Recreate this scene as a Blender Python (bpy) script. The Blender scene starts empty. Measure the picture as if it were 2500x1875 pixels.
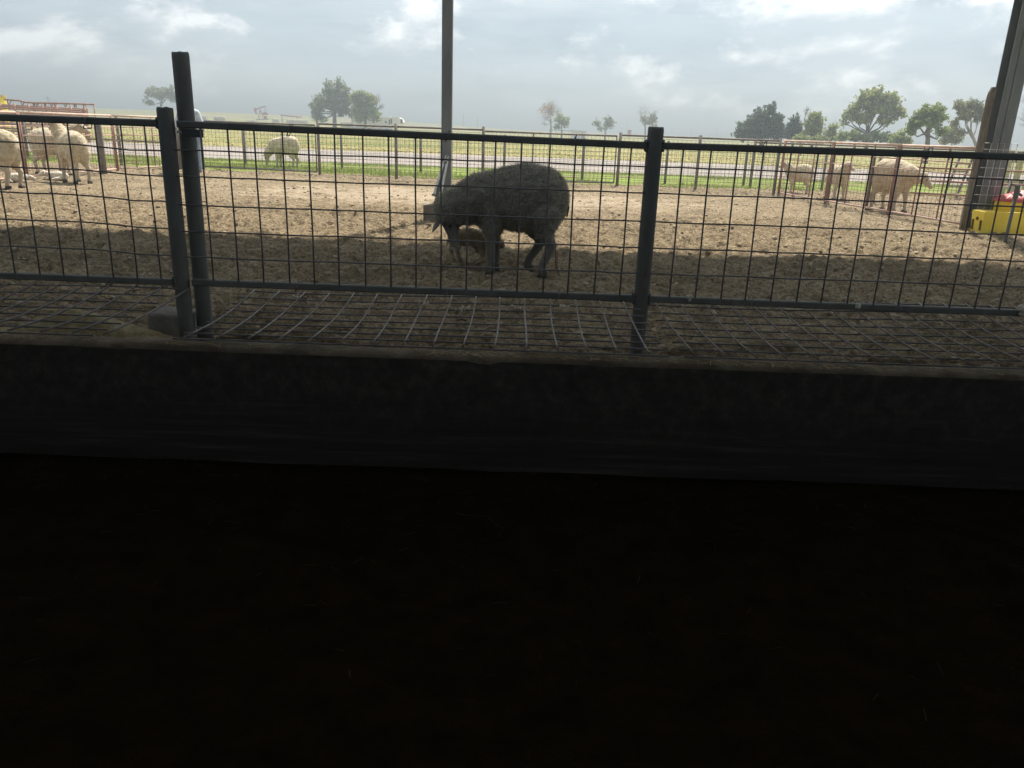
import bpy, bmesh, math, random
import numpy as np
from mathutils import Vector, Matrix, noise as mnoise

R = math.radians
rng = np.random.default_rng(7)
random.seed(7)
scene = bpy.context.scene
COL = scene.collection

# ------------------------------------------------------------------ camera
F_PX, PITCH, ROLL, CAM_H = 1900.0, 18.1, 2.05, 1.2
cam_data = bpy.data.cameras.new('camera')
cam = bpy.data.objects.new('camera', cam_data)
COL.objects.link(cam)
cam_data.sensor_fit = 'HORIZONTAL'
cam_data.sensor_width = 36.0
cam_data.lens = 36.0 * F_PX / 2500.0
cam_data.clip_start = 0.05
cam_data.clip_end = 20000.0
CAM_M = Matrix.Rotation(R(90 - PITCH), 3, 'X') @ Matrix.Rotation(R(ROLL), 3, 'Z')
cam.matrix_world = Matrix.Translation((0, 0, CAM_H)) @ CAM_M.to_4x4()
scene.camera = cam

# ------------------------------------------------------------------ world, sun, exposure
SUN_ELEV, SUN_AZ = 59.0, 18.0          # azimuth: degrees to the right of +Y
sun_dir = Vector((math.sin(R(SUN_AZ)) * math.cos(R(SUN_ELEV)), math.cos(R(SUN_AZ)) * math.cos(R(SUN_ELEV)), math.sin(R(SUN_ELEV))))
SUN_STRENGTH = 4.4
EXPOSURE = 0.9


class NT:
    """tiny helper for node trees"""
    def __init__(self, tree):
        self.t = tree
        tree.nodes.clear()

    def n(self, kind, **kw):
        nd = self.t.nodes.new(kind)
        for k, v in kw.items():
            if k.startswith('i_'):
                key = k[2:]
                key = int(key) if key.isdigit() else key.replace('_', ' ')
                nd.inputs[key].default_value = v
            else:
                setattr(nd, k, v)
        return nd

    def l(self, a, b):
        self.t.links.new(a, b)

    def noise(self, vec, scale, detail=4, rough=0.55, dist=0.0):
        nd = self.n('ShaderNodeTexNoise')
        nd.inputs['Scale'].default_value = scale
        nd.inputs['Detail'].default_value = detail
        nd.inputs['Roughness'].default_value = rough
        nd.inputs['Distortion'].default_value = dist
        if vec is not None:
            self.l(vec, nd.inputs['Vector'])
        return nd.outputs['Fac']

    def ramp(self, fac, stops):
        nd = self.n('ShaderNodeValToRGB')
        cr = nd.color_ramp
        while len(cr.elements) > 1:
            cr.elements.remove(cr.elements[-1])
        for i, (p, c) in enumerate(stops):
            e = cr.elements[0] if i == 0 else cr.elements.new(p)
            e.position = p
            e.color = tuple(c) + (1,) if len(c) == 3 else c
        self.l(fac, nd.inputs['Fac'])
        return nd.outputs['Color']

    def mix(self, fac, a, b, blend='MIX'):
        nd = self.n('ShaderNodeMix', data_type='RGBA', blend_type=blend)
        for i, v in ((0, fac), (6, a), (7, b)):
            if isinstance(v, (int, float)):
                nd.inputs[i].default_value = v
            elif isinstance(v, tuple):
                nd.inputs[i].default_value = v + (1,) if len(v) == 3 else v
            else:
                self.l(v, nd.inputs[i])
        return nd.outputs[2]

    def math(self, op, a, b=0.0, clamp=False):
        nd = self.n('ShaderNodeMath', operation=op, use_clamp=clamp)
        for i, v in enumerate((a, b)):
            if isinstance(v, (int, float)):
                nd.inputs[i].default_value = v
            else:
                self.l(v, nd.inputs[i])
        return nd.outputs[0]


world = bpy.data.worlds.new('World')
scene.world = world
world.use_nodes = True
w = NT(world.node_tree)
tc = w.n('ShaderNodeTexCoord')
sky = w.n('ShaderNodeTexSky', sky_type='NISHITA', sun_disc=False, sun_elevation=R(SUN_ELEV), sun_rotation=R(SUN_AZ), altitude=900.0, air_density=1.0, dust_density=2.0, ozone_density=1.0)
skyc = w.n('ShaderNodeVectorMath', operation='SCALE')
w.l(sky.outputs[0], skyc.inputs[0])
skyc.inputs['Scale'].default_value = 0.08
sep = w.n('ShaderNodeSeparateXYZ')
w.l(tc.outputs['Generated'], sep.inputs[0])
zc = w.math('MAXIMUM', sep.outputs['Z'], 0.0)
den = w.math('ADD', zc, 0.16)
cx = w.math('DIVIDE', sep.outputs['X'], den)
cy = w.math('DIVIDE', sep.outputs['Y'], den)
comb = w.n('ShaderNodeCombineXYZ')
w.l(cx, comb.inputs[0]); w.l(cy, comb.inputs[1])
w.l(w.math('MULTIPLY', zc, 7.0), comb.inputs[2])
cv = comb.outputs[0]
big = w.noise(cv, 0.55, 5, 0.5, 0.3)
mid = w.noise(cv, 1.5, 8, 0.58, 0.4)
layer = w.ramp(big, [(0.30, (0.335, 0.405, 0.46)), (0.52, (0.415, 0.475, 0.52)), (0.72, (0.55, 0.595, 0.62))])
shade = w.ramp(mid, [(0.33, (0.82, 0.85, 0.88)), (0.50, (1.0, 1.0, 1.0)), (0.66, (1.09, 1.085, 1.07))])
layer = w.mix(1.0, layer, shade, 'MULTIPLY')
# heaped clouds: lit from above, grey below
mp1 = w.n('ShaderNodeMapping'); mp1.inputs['Scale'].default_value = (1, 1, 1.9); w.l(tc.outputs['Generated'], mp1.inputs[0])
mp2 = w.n('ShaderNodeMapping'); mp2.inputs['Scale'].default_value = (1, 1, 1.9); mp2.inputs['Location'].default_value = (0, 0, 0.035); w.l(tc.outputs['Generated'], mp2.inputs[0])
pa = w.noise(mp1.outputs[0], 4.3, 10, 0.58, 0.15)
pb = w.noise(mp2.outputs[0], 4.3, 10, 0.58, 0.15)
puff_m = w.ramp(pa, [(0.50, (0, 0, 0)), (0.575, (1, 1, 1))])
lit = w.math('ADD', w.math('MULTIPLY', w.math('SUBTRACT', pa, pb), 6.5), 0.5, True)
pcol = w.ramp(lit, [(0.25, (0.44, 0.50, 0.54)), (0.6, (0.60, 0.64, 0.66)), (0.95, (0.90, 0.905, 0.895))])
layer = w.mix(w.math('MULTIPLY', puff_m, 0.8), layer, pcol)
# thinner, brighter cloud round the sun
dot = w.n('ShaderNodeVectorMath', operation='DOT_PRODUCT')
w.l(tc.outputs['Generated'], dot.inputs[0]); dot.inputs[1].default_value = sun_dir
glow = w.math('POWER', w.math('MAXIMUM', dot.outputs['Value'], 0.0), 3.0)
glowf = w.math('ADD', w.math('MULTIPLY', glow, 0.60), 0.82)
gs = w.n('ShaderNodeVectorMath', operation='SCALE')
w.l(layer, gs.inputs[0]); w.l(glowf, gs.inputs['Scale'])
final = w.mix(0.88, skyc.outputs[0], gs.outputs[0])
bg = w.n('ShaderNodeBackground')
w.l(final, bg.inputs['Color'])
bg.inputs['Strength'].default_value = 1.0
wo = w.n('ShaderNodeOutputWorld')
w.l(bg.outputs[0], wo.inputs['Surface'])

sun_l = bpy.data.lights.new('sun', 'SUN')
sun_l.energy = SUN_STRENGTH
sun_l.angle = R(2.2)
sun_l.color = (1.0, 0.90, 0.76)
sun_o = bpy.data.objects.new('sun', sun_l)
COL.objects.link(sun_o)
sun_o.location = (20, 60, 70)
sun_o.rotation_euler = (-sun_dir).to_track_quat('-Z', 'Y').to_euler()

scene.view_settings.view_transform = 'Standard'
scene.view_settings.look = 'None'
scene.view_settings.exposure = EXPOSURE
scene.view_settings.gamma = 1.0
scene.view_settings.use_curve_mapping = False
scene.cycles.max_bounces = 8
scene.cycles.diffuse_bounces = 4
scene.cycles.use_denoising = True


# ------------------------------------------------------------------ layout helpers: where a sight line meets a plane
def ray(px, py):
    return CAM_M @ Vector(((px - 1250) / F_PX, -(py - 937.5) / F_PX, -1))


def G(px, py, z=0.0):
    d = ray(px, py)
    return Vector((0, 0, CAM_H)) + d * ((z - CAM_H) / d.z)


def D(px, py, Y):
    d = ray(px, py)
    return Vector((0, 0, CAM_H)) + d * (Y / d.y)


# ------------------------------------------------------------------ materials
MATS = {}


def mat(name, stops, scale=6.0, rough=0.8, bump=0.0, bscale=40.0, metal=0.0, stretch=None, detail=6, spec=0.3, attr=None, transl=0.0, coord='Object', sheen=0.0):
    m = bpy.data.materials.new(name)
    m.use_nodes = True
    t = NT(m.node_tree)
    c = t.n('ShaderNodeTexCoord')
    vec = c.outputs[coord]
    if stretch:
        mp = t.n('ShaderNodeMapping')
        mp.inputs['Scale'].default_value = stretch
        t.l(vec, mp.inputs[0])
        vec = mp.outputs[0]
    f = t.noise(vec, scale, detail, 0.6)
    col = t.ramp(f, stops)
    if attr:
        an, acol = attr
        a = t.n('ShaderNodeAttribute', attribute_name=an)
        col = t.mix(a.outputs['Fac'], acol, col)
    b = t.n('ShaderNodeBsdfPrincipled')
    t.l(col, b.inputs['Base Color'])
    b.inputs['Roughness'].default_value = rough
    b.inputs['Metallic'].default_value = metal
    b.inputs['Specular IOR Level'].default_value = spec
    if sheen:
        b.inputs['Sheen Weight'].default_value = sheen
        b.inputs['Sheen Roughness'].default_value = 0.5
    if bump:
        bn = t.n('ShaderNodeBump')
        bn.inputs['Strength'].default_value = bump
        bn.inputs['Distance'].default_value = 0.02
        t.l(t.noise(vec, bscale, 6, 0.65), bn.inputs['Height'])
        t.l(bn.outputs[0], b.inputs['Normal'])
    o = t.n('ShaderNodeOutputMaterial')
    if transl:
        tr = t.n('ShaderNodeBsdfTranslucent')
        t.l(col, tr.inputs['Color'])
        ms = t.n('ShaderNodeMixShader')
        ms.inputs[0].default_value = transl
        t.l(b.outputs[0], ms.inputs[1]); t.l(tr.outputs[0], ms.inputs[2])
        t.l(ms.outputs[0], o.inputs['Surface'])
    else:
        t.l(b.outputs[0], o.inputs['Surface'])
    MATS[name] = m
    return m


def two(a, b, lo=0.35, hi=0.65):
    return [(lo, a), (hi, b)]


mat('wire_steel', two((0.09, 0.085, 0.095), (0.18, 0.165, 0.17)), 14, 0.55, spec=0.5)
mat('bare_wire', two((0.13, 0.12, 0.108), (0.27, 0.25, 0.226)), 20, 0.5, spec=0.4)
mat('brown_pipe', two((0.15, 0.133, 0.122), (0.25, 0.227, 0.21)), 8, 0.6)
mat('red_pipe', two((0.27, 0.145, 0.115), (0.40, 0.25, 0.20)), 7, 0.55)
mat('pink_pipe', two((0.52, 0.36, 0.29), (0.66, 0.50, 0.42)), 7, 0.5)
mat('galvanised', two((0.50, 0.51, 0.50), (0.70, 0.71, 0.70)), 12, 0.35, metal=0.4)
mat('weathered_wood', two((0.12, 0.105, 0.088), (0.26, 0.23, 0.195)), 5, 0.85, 0.4, 30, stretch=(8, 8, 1))
mat('pale_wood', two((0.40, 0.34, 0.22), (0.62, 0.55, 0.38)), 5, 0.85, 0.2, 30, stretch=(8, 8, 1))
mat('concrete', two((0.20, 0.19, 0.17), (0.33, 0.315, 0.29)), 7, 0.9, 0.6, 45)
mat('dusty_concrete', two((0.12, 0.10, 0.074), (0.24, 0.205, 0.155)), 9, 0.95, 0.8, 30)
def belt_material():
    m = bpy.data.materials.new('belt_rubber')
    m.use_nodes = True
    t = NT(m.node_tree)
    g = t.n('ShaderNodeNewGeometry')
    pos = g.outputs['Position']
    mp = t.n('ShaderNodeMapping'); mp.inputs['Scale'].default_value = (0.35, 1, 9); t.l(pos, mp.inputs[0])
    streak = t.ramp(t.noise(mp.outputs[0], 4.0, 9, 0.65), [(0.3, (0.030, 0.0275, 0.022)), (0.55, (0.046, 0.0425, 0.035)), (0.75, (0.10, 0.092, 0.077))])
    mott = t.ramp(t.noise(pos, 16, 10, 0.72), [(0.36, (0.042, 0.039, 0.0315)), (0.52, (0.060, 0.0555, 0.045)), (0.68, (0.10, 0.092, 0.075))])
    scr = t.n('ShaderNodeMapping'); scr.inputs['Rotation'].default_value = (0, 0.9, 0); scr.inputs['Scale'].default_value = (2, 1, 40); t.l(pos, scr.inputs[0])
    scratch = t.ramp(t.noise(scr.outputs[0], 2.2, 3, 0.5), [(0.70, (0, 0, 0)), (0.74, (1, 1, 1))])
    # caked dust low on streaked rubber: ragged border between scuffed and dusty parts
    sp = t.n('ShaderNodeSeparateXYZ'); t.l(pos, sp.inputs[0])
    lim = t.math('ADD', sp.outputs['Z'], t.math('MULTIPLY', t.math('SUBTRACT', t.noise(pos, 1.6, 6, 0.6), 0.5), 0.5))
    k = t.ramp(lim, [(0.45, (0, 0, 0)), (0.60, (1, 1, 1))])
    mpv = t.n('ShaderNodeMapRange'); mpv.inputs['From Min'].default_value = -0.12; mpv.inputs['From Max'].default_value = 0.12; t.l(lim, mpv.inputs['Value'])
    col = t.mix(mpv.outputs['Result'], streak, mott)
    col = t.mix(t.math('MULTIPLY', scratch, 0.25), col, (0.10, 0.095, 0.08))
    b = t.n('ShaderNodeBsdfPrincipled')
    t.l(col, b.inputs['Base Color'])
    b.inputs['Roughness'].default_value = 0.9
    b.inputs['Specular IOR Level'].default_value = 0.08
    bn = t.n('ShaderNodeBump'); bn.inputs['Strength'].default_value = 0.6; bn.inputs['Distance'].default_value = 0.01
    t.l(t.noise(pos, 22, 9, 0.7), bn.inputs['Height']); t.l(bn.outputs[0], b.inputs['Normal'])
    o = t.n('ShaderNodeOutputMaterial'); t.l(b.outputs[0], o.inputs['Surface'])
    MATS['belt_rubber'] = m


def steel_material(name, c0, c1, rust, amount, rough):
    m = bpy.data.materials.new(name)
    m.use_nodes = True
    t = NT(m.node_tree)
    g = t.n('ShaderNodeNewGeometry')
    pos = g.outputs['Position']
    mp = t.n('ShaderNodeMapping'); mp.inputs['Scale'].default_value = (1, 1, 0.3); t.l(pos, mp.inputs[0])
    col = t.ramp(t.noise(mp.outputs[0], 7, 8, 0.65), [(0.32, c0), (0.66, c1)])
    rm = t.ramp(t.noise(mp.outputs[0], 15, 9, 0.7), [(0.60 - amount, (0, 0, 0)), (0.70 - amount, (1, 1, 1))])
    col = t.mix(t.math('MULTIPLY', rm, 0.75), col, rust)
    dm = t.ramp(t.noise(pos, 31, 6, 0.7), [(0.60, (0, 0, 0)), (0.68, (1, 1, 1))])
    col = t.mix(t.math('MULTIPLY', dm, 0.5), col, (0.26, 0.22, 0.16))
    b = t.n('ShaderNodeBsdfPrincipled')
    t.l(col, b.inputs['Base Color'])
    b.inputs['Roughness'].default_value = rough
    b.inputs['Specular IOR Level'].default_value = 0.3
    bn = t.n('ShaderNodeBump'); bn.inputs['Strength'].default_value = 0.35; bn.inputs['Distance'].default_value = 0.006
    t.l(t.noise(pos, 45, 6, 0.7), bn.inputs['Height']); t.l(bn.outputs[0], b.inputs['Normal'])
    o = t.n('ShaderNodeOutputMaterial'); t.l(b.outputs[0], o.inputs['Surface'])
    MATS[name] = m


mat('barn_board', two((0.10, 0.085, 0.065), (0.20, 0.17, 0.135)), 4, 0.9)
belt_material()
steel_material('dark_steel', (0.10, 0.104, 0.100), (0.16, 0.164, 0.158), (0.12, 0.075, 0.05), 0.02, 0.65)
steel_material('steel_post', (0.15, 0.168, 0.178), (0.22, 0.24, 0.25), (0.20, 0.14, 0.10), -0.04, 0.6)
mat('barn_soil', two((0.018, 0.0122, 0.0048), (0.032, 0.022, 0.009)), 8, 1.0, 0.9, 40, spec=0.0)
mat('straw', two((0.30, 0.22, 0.10), (0.50, 0.40, 0.21)), 3, 0.7)
mat('dark_straw', two((0.05, 0.037, 0.019), (0.10, 0.078, 0.044)), 3, 0.8)  # same straw in a darker tone, for the barn floor
mat('old_hay', two((0.20, 0.16, 0.09), (0.36, 0.30, 0.17)), 25, 0.9, 0.6, 60)
mat('clod', two((0.17, 0.14, 0.10), (0.44, 0.365, 0.265)), 22, 0.95, 0.5, 60)
mat('fleece', [(0.28, (0.44, 0.36, 0.24)), (0.5, (0.62, 0.53, 0.38)), (0.72, (0.75, 0.67, 0.52))], 11, 0.95, 0.8, 70, attr=('fleece', (0.56, 0.48, 0.37)), sheen=0.4)
mat('fleece_fibre', two((0.54, 0.46, 0.33), (0.73, 0.65, 0.50)), 11, 0.9, transl=0.4)
mat('shaded_fleece', [(0.28, (0.155, 0.147, 0.124)), (0.5, (0.20, 0.19, 0.163)), (0.72, (0.25, 0.238, 0.207))], 16, 0.95, 0.8, 70, attr=('fleece', (0.125, 0.115, 0.097)), sheen=0.2)  # off-white wool, with the shade on the ewe put into its colour
mat('rim_fibre', two((0.30, 0.283, 0.24), (0.50, 0.47, 0.405)), 11, 0.9, transl=0.7)  # paler than the fleece, a painted rim of light on the ewe
mat('white_lamb', two((0.55, 0.51, 0.43), (0.78, 0.75, 0.68)), 14, 0.95, 0.6, 60, attr=('fleece', (0.6, 0.55, 0.46)), sheen=0.3)
mat('brown_lamb', [(0.3, (0.14, 0.112, 0.08)), (0.5, (0.30, 0.24, 0.16)), (0.7, (0.52, 0.42, 0.26))], 9, 0.9, 0.6, 60, attr=('fleece', (0.20, 0.13, 0.075)), sheen=0.2)
mat('hoof', two((0.05, 0.042, 0.035), (0.11, 0.09, 0.075)), 20, 0.6)
mat('eye', two((0.01, 0.01, 0.01), (0.03, 0.02, 0.015)), 5, 0.15)
mat('ear_skin', two((0.36, 0.27, 0.20), (0.50, 0.40, 0.31)), 12, 0.85, transl=0.25)
mat('membrane', two((0.32, 0.12, 0.05), (0.55, 0.24, 0.09)), 18, 0.35, transl=0.35)
mat('amber_stain', two((0.55, 0.33, 0.07), (0.66, 0.42, 0.12)), 20, 0.6, transl=0.3)
mat('skin', two((0.40, 0.25, 0.18), (0.50, 0.32, 0.24)), 12, 0.6)
mat('denim', two((0.17, 0.25, 0.34), (0.28, 0.37, 0.46)), 25, 0.9, 0.3, 80)
mat('shirt', two((0.42, 0.50, 0.58), (0.56, 0.62, 0.68)), 15, 0.9, 0.3, 50)
mat('leather', two((0.12, 0.10, 0.08), (0.22, 0.19, 0.16)), 15, 0.6)
mat('felt', two((0.55, 0.53, 0.50), (0.66, 0.64, 0.61)), 10, 0.9)
mat('yellow_plastic', two((0.78, 0.58, 0.05), (0.86, 0.68, 0.09)), 4, 0.45, spec=0.5)
mat('red_plastic', two((0.42, 0.07, 0.08), (0.55, 0.12, 0.12)), 4, 0.45, spec=0.5)
mat('hole_shade', two((0.10, 0.07, 0.01), (0.14, 0.10, 0.02)), 4, 0.8)  # darkness inside the feeder openings put into the colour
mat('roof_steel', two((0.34, 0.33, 0.31), (0.48, 0.47, 0.45)), 2, 0.7)
mat('white_paint', two((0.70, 0.70, 0.69), (0.80, 0.80, 0.79)), 2, 0.45)
mat('grey_paint', two((0.36, 0.38, 0.40), (0.50, 0.51, 0.52)), 2, 0.6)
mat('glass_dark', two((0.02, 0.025, 0.03), (0.04, 0.045, 0.05)), 2, 0.1, spec=0.6)
mat('tyre', two((0.02, 0.02, 0.02), (0.04, 0.04, 0.04)), 5, 0.9)
mat('rust_red', two((0.30, 0.075, 0.045), (0.40, 0.13, 0.08)), 1.5, 0.8)
mat('bale_straw', two((0.34, 0.30, 0.20), (0.55, 0.50, 0.36)), 6, 0.95, 0.4, 10)
mat('bark', two((0.09, 0.075, 0.06), (0.19, 0.165, 0.14)), 4, 0.95)
mat('pale_bark', two((0.22, 0.20, 0.17), (0.36, 0.33, 0.29)), 4, 0.95)
for nm, a, b in (('leaf_grey', (0.17, 0.20, 0.11), (0.27, 0.30, 0.18)), ('leaf_green', (0.18, 0.235, 0.08), (0.30, 0.36, 0.13)),
                 ('leaf_yellow', (0.29, 0.30, 0.10), (0.42, 0.41, 0.16)), ('leaf_cedar', (0.07, 0.10, 0.076), (0.13, 0.17, 0.127)),
                 ('leaf_orange', (0.28, 0.15, 0.07), (0.38, 0.24, 0.12)), ('leaf_olive', (0.19, 0.20, 0.12), (0.30, 0.31, 0.19))):
    mat(nm, two(a, b, 0.38, 0.62), 0.9, 0.7, transl=0.45, detail=3)
mat('grass_blade', [(0.3, (0.20, 0.245, 0.07)), (0.6, (0.30, 0.35, 0.11)), (0.8, (0.43, 0.43, 0.19))], 1.6, 0.7, transl=0.45)
mat('dry_blade', two((0.24, 0.22, 0.07), (0.42, 0.37, 0.16)), 0.4, 0.8, transl=0.4)
mat('far_leaf', two((0.07, 0.09, 0.06), (0.12, 0.14, 0.10)), 0.2, 0.9)


def ground_mat(name, build):
    m = bpy.data.materials.new(name)
    m.use_nodes = True
    t = NT(m.node_tree)
    g = t.n('ShaderNodeNewGeometry')
    pos = g.outputs['Position']
    col, height, dist = build(t, pos)
    b = t.n('ShaderNodeBsdfPrincipled')
    t.l(col, b.inputs['Base Color'])
    b.inputs['Roughness'].default_value = 0.95
    b.inputs['Specular IOR Level'].default_value = 0.15
    if height is not None:
        bn = t.n('ShaderNodeBump')
        bn.inputs['Strength'].default_value = 0.9
        bn.inputs['Distance'].default_value = dist
        t.l(height, bn.inputs['Height'])
        t.l(bn.outputs[0], b.inputs['Normal'])
    o = t.n('ShaderNodeOutputMaterial')
    t.l(b.outputs[0], o.inputs['Surface'])
    MATS[name] = m


def dirt_nodes(t, pos):
    n1 = t.noise(pos, 1.1, 5, 0.6)
    n2 = t.noise(pos, 14, 8, 0.7)
    c = t.ramp(n2, [(0.28, (0.125, 0.104, 0.078)), (0.46, (0.285, 0.235, 0.166)), (0.60, (0.38, 0.314, 0.222)), (0.76, (0.50, 0.42, 0.305))])
    c2 = t.ramp(n1, [(0.30, (0.70, 0.69, 0.67)), (0.45, (1.0, 0.98, 0.95)), (0.68, (1.22, 1.21, 1.18))])
    c = t.mix(1.0, c, c2, 'MULTIPLY')
    n3 = t.noise(pos, 42, 6, 0.75)
    c = t.mix(1.0, c, t.ramp(n3, [(0.36, (0.42, 0.41, 0.40)), (0.50, (0.95, 0.94, 0.92)), (0.66, (1.45, 1.43, 1.38))]), 'MULTIPLY')
    c = t.mix(1.0, c, t.ramp(t.noise(pos, .55, 7, 0.62, 0.4), [(0.54, (1, 1, 1)), (0.68, (0.66, 0.66, 0.67))]), 'MULTIPLY')
    # worn sandy patch in the middle of the yard
    sp = t.n('ShaderNodeSeparateXYZ'); t.l(pos, sp.inputs[0])
    wx = t.math('DIVIDE', t.math('ADD', sp.outputs['X'], 0.9), 4.6)
    wy = t.math('DIVIDE', t.math('ADD', sp.outputs['Y'], -14.6), 2.1)
    r = t.math('ADD', t.math('MULTIPLY', wx, wx), t.math('MULTIPLY', wy, wy))
    mp = t.n('ShaderNodeMapping'); mp.inputs['Scale'].default_value = (0.6, 1.6, 1); t.l(pos, mp.inputs[0])
    r = t.math('ADD', r, t.math('MULTIPLY', t.math('SUBTRACT', t.noise(mp.outputs[0], 2.2, 7, 0.65), 0.5), 5.0))
    k = t.ramp(r, [(0.25, (1, 1, 1)), (0.95, (0, 0, 0))])
    c = t.mix(t.math('MULTIPLY', k, 0.8), c, (0.52, 0.43, 0.32))
    return c, t.noise(pos, 34, 8, 0.75), 0.06


def field_nodes(t, pos):
    mp = t.n('ShaderNodeMapping'); mp.inputs['Scale'].default_value = (0.25, 1, 1); t.l(pos, mp.inputs[0])
    a = t.noise(mp.outputs[0], 0.16, 6, 0.6)
    b = t.noise(pos, 2.5, 6, 0.7)
    c = t.ramp(a, [(0.34, (0.165, 0.20, 0.055)), (0.47, (0.27, 0.26, 0.095)), (0.60, (0.34, 0.29, 0.13)), (0.72, (0.24, 0.25, 0.085))])
    c = t.mix(1.0, c, t.ramp(b, [(0.3, (0.72, 0.72, 0.7)), (0.7, (1.18, 1.18, 1.15))]), 'MULTIPLY')
    return c, t.noise(pos, 9, 6, 0.7), 0.06


def road_nodes(t, pos):
    mp = t.n('ShaderNodeMapping'); mp.inputs['Scale'].default_value = (0.15, 1, 1); t.l(pos, mp.inputs[0])
    a = t.noise(mp.outputs[0], 0.9, 6, 0.65)
    b = t.noise(pos, 30, 4, 0.7)
    c = t.ramp(a, [(0.35, (0.24, 0.215, 0.195)), (0.52, (0.325, 0.295, 0.272)), (0.68, (0.27, 0.24, 0.215))])
    c = t.mix(1.0, c, t.ramp(b, [(0.3, (0.85, 0.85, 0.85)), (0.7, (1.1, 1.1, 1.1))]), 'MULTIPLY')
    return c, b, 0.01


def lawn_nodes(t, pos):
    a = t.noise(pos, 0.9, 6, 0.6)
    c = t.ramp(a, [(0.36, (0.22, 0.17, 0.10)), (0.48, (0.17, 0.22, 0.05)), (0.62, (0.21, 0.29, 0.06))])
    return c, t.noise(pos, 25, 5, 0.7), 0.03


ground_mat('yard_dirt', dirt_nodes)
ground_mat('field_grass', field_nodes)
ground_mat('gravel_road', road_nodes)
ground_mat('lawn', lawn_nodes)


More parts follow.
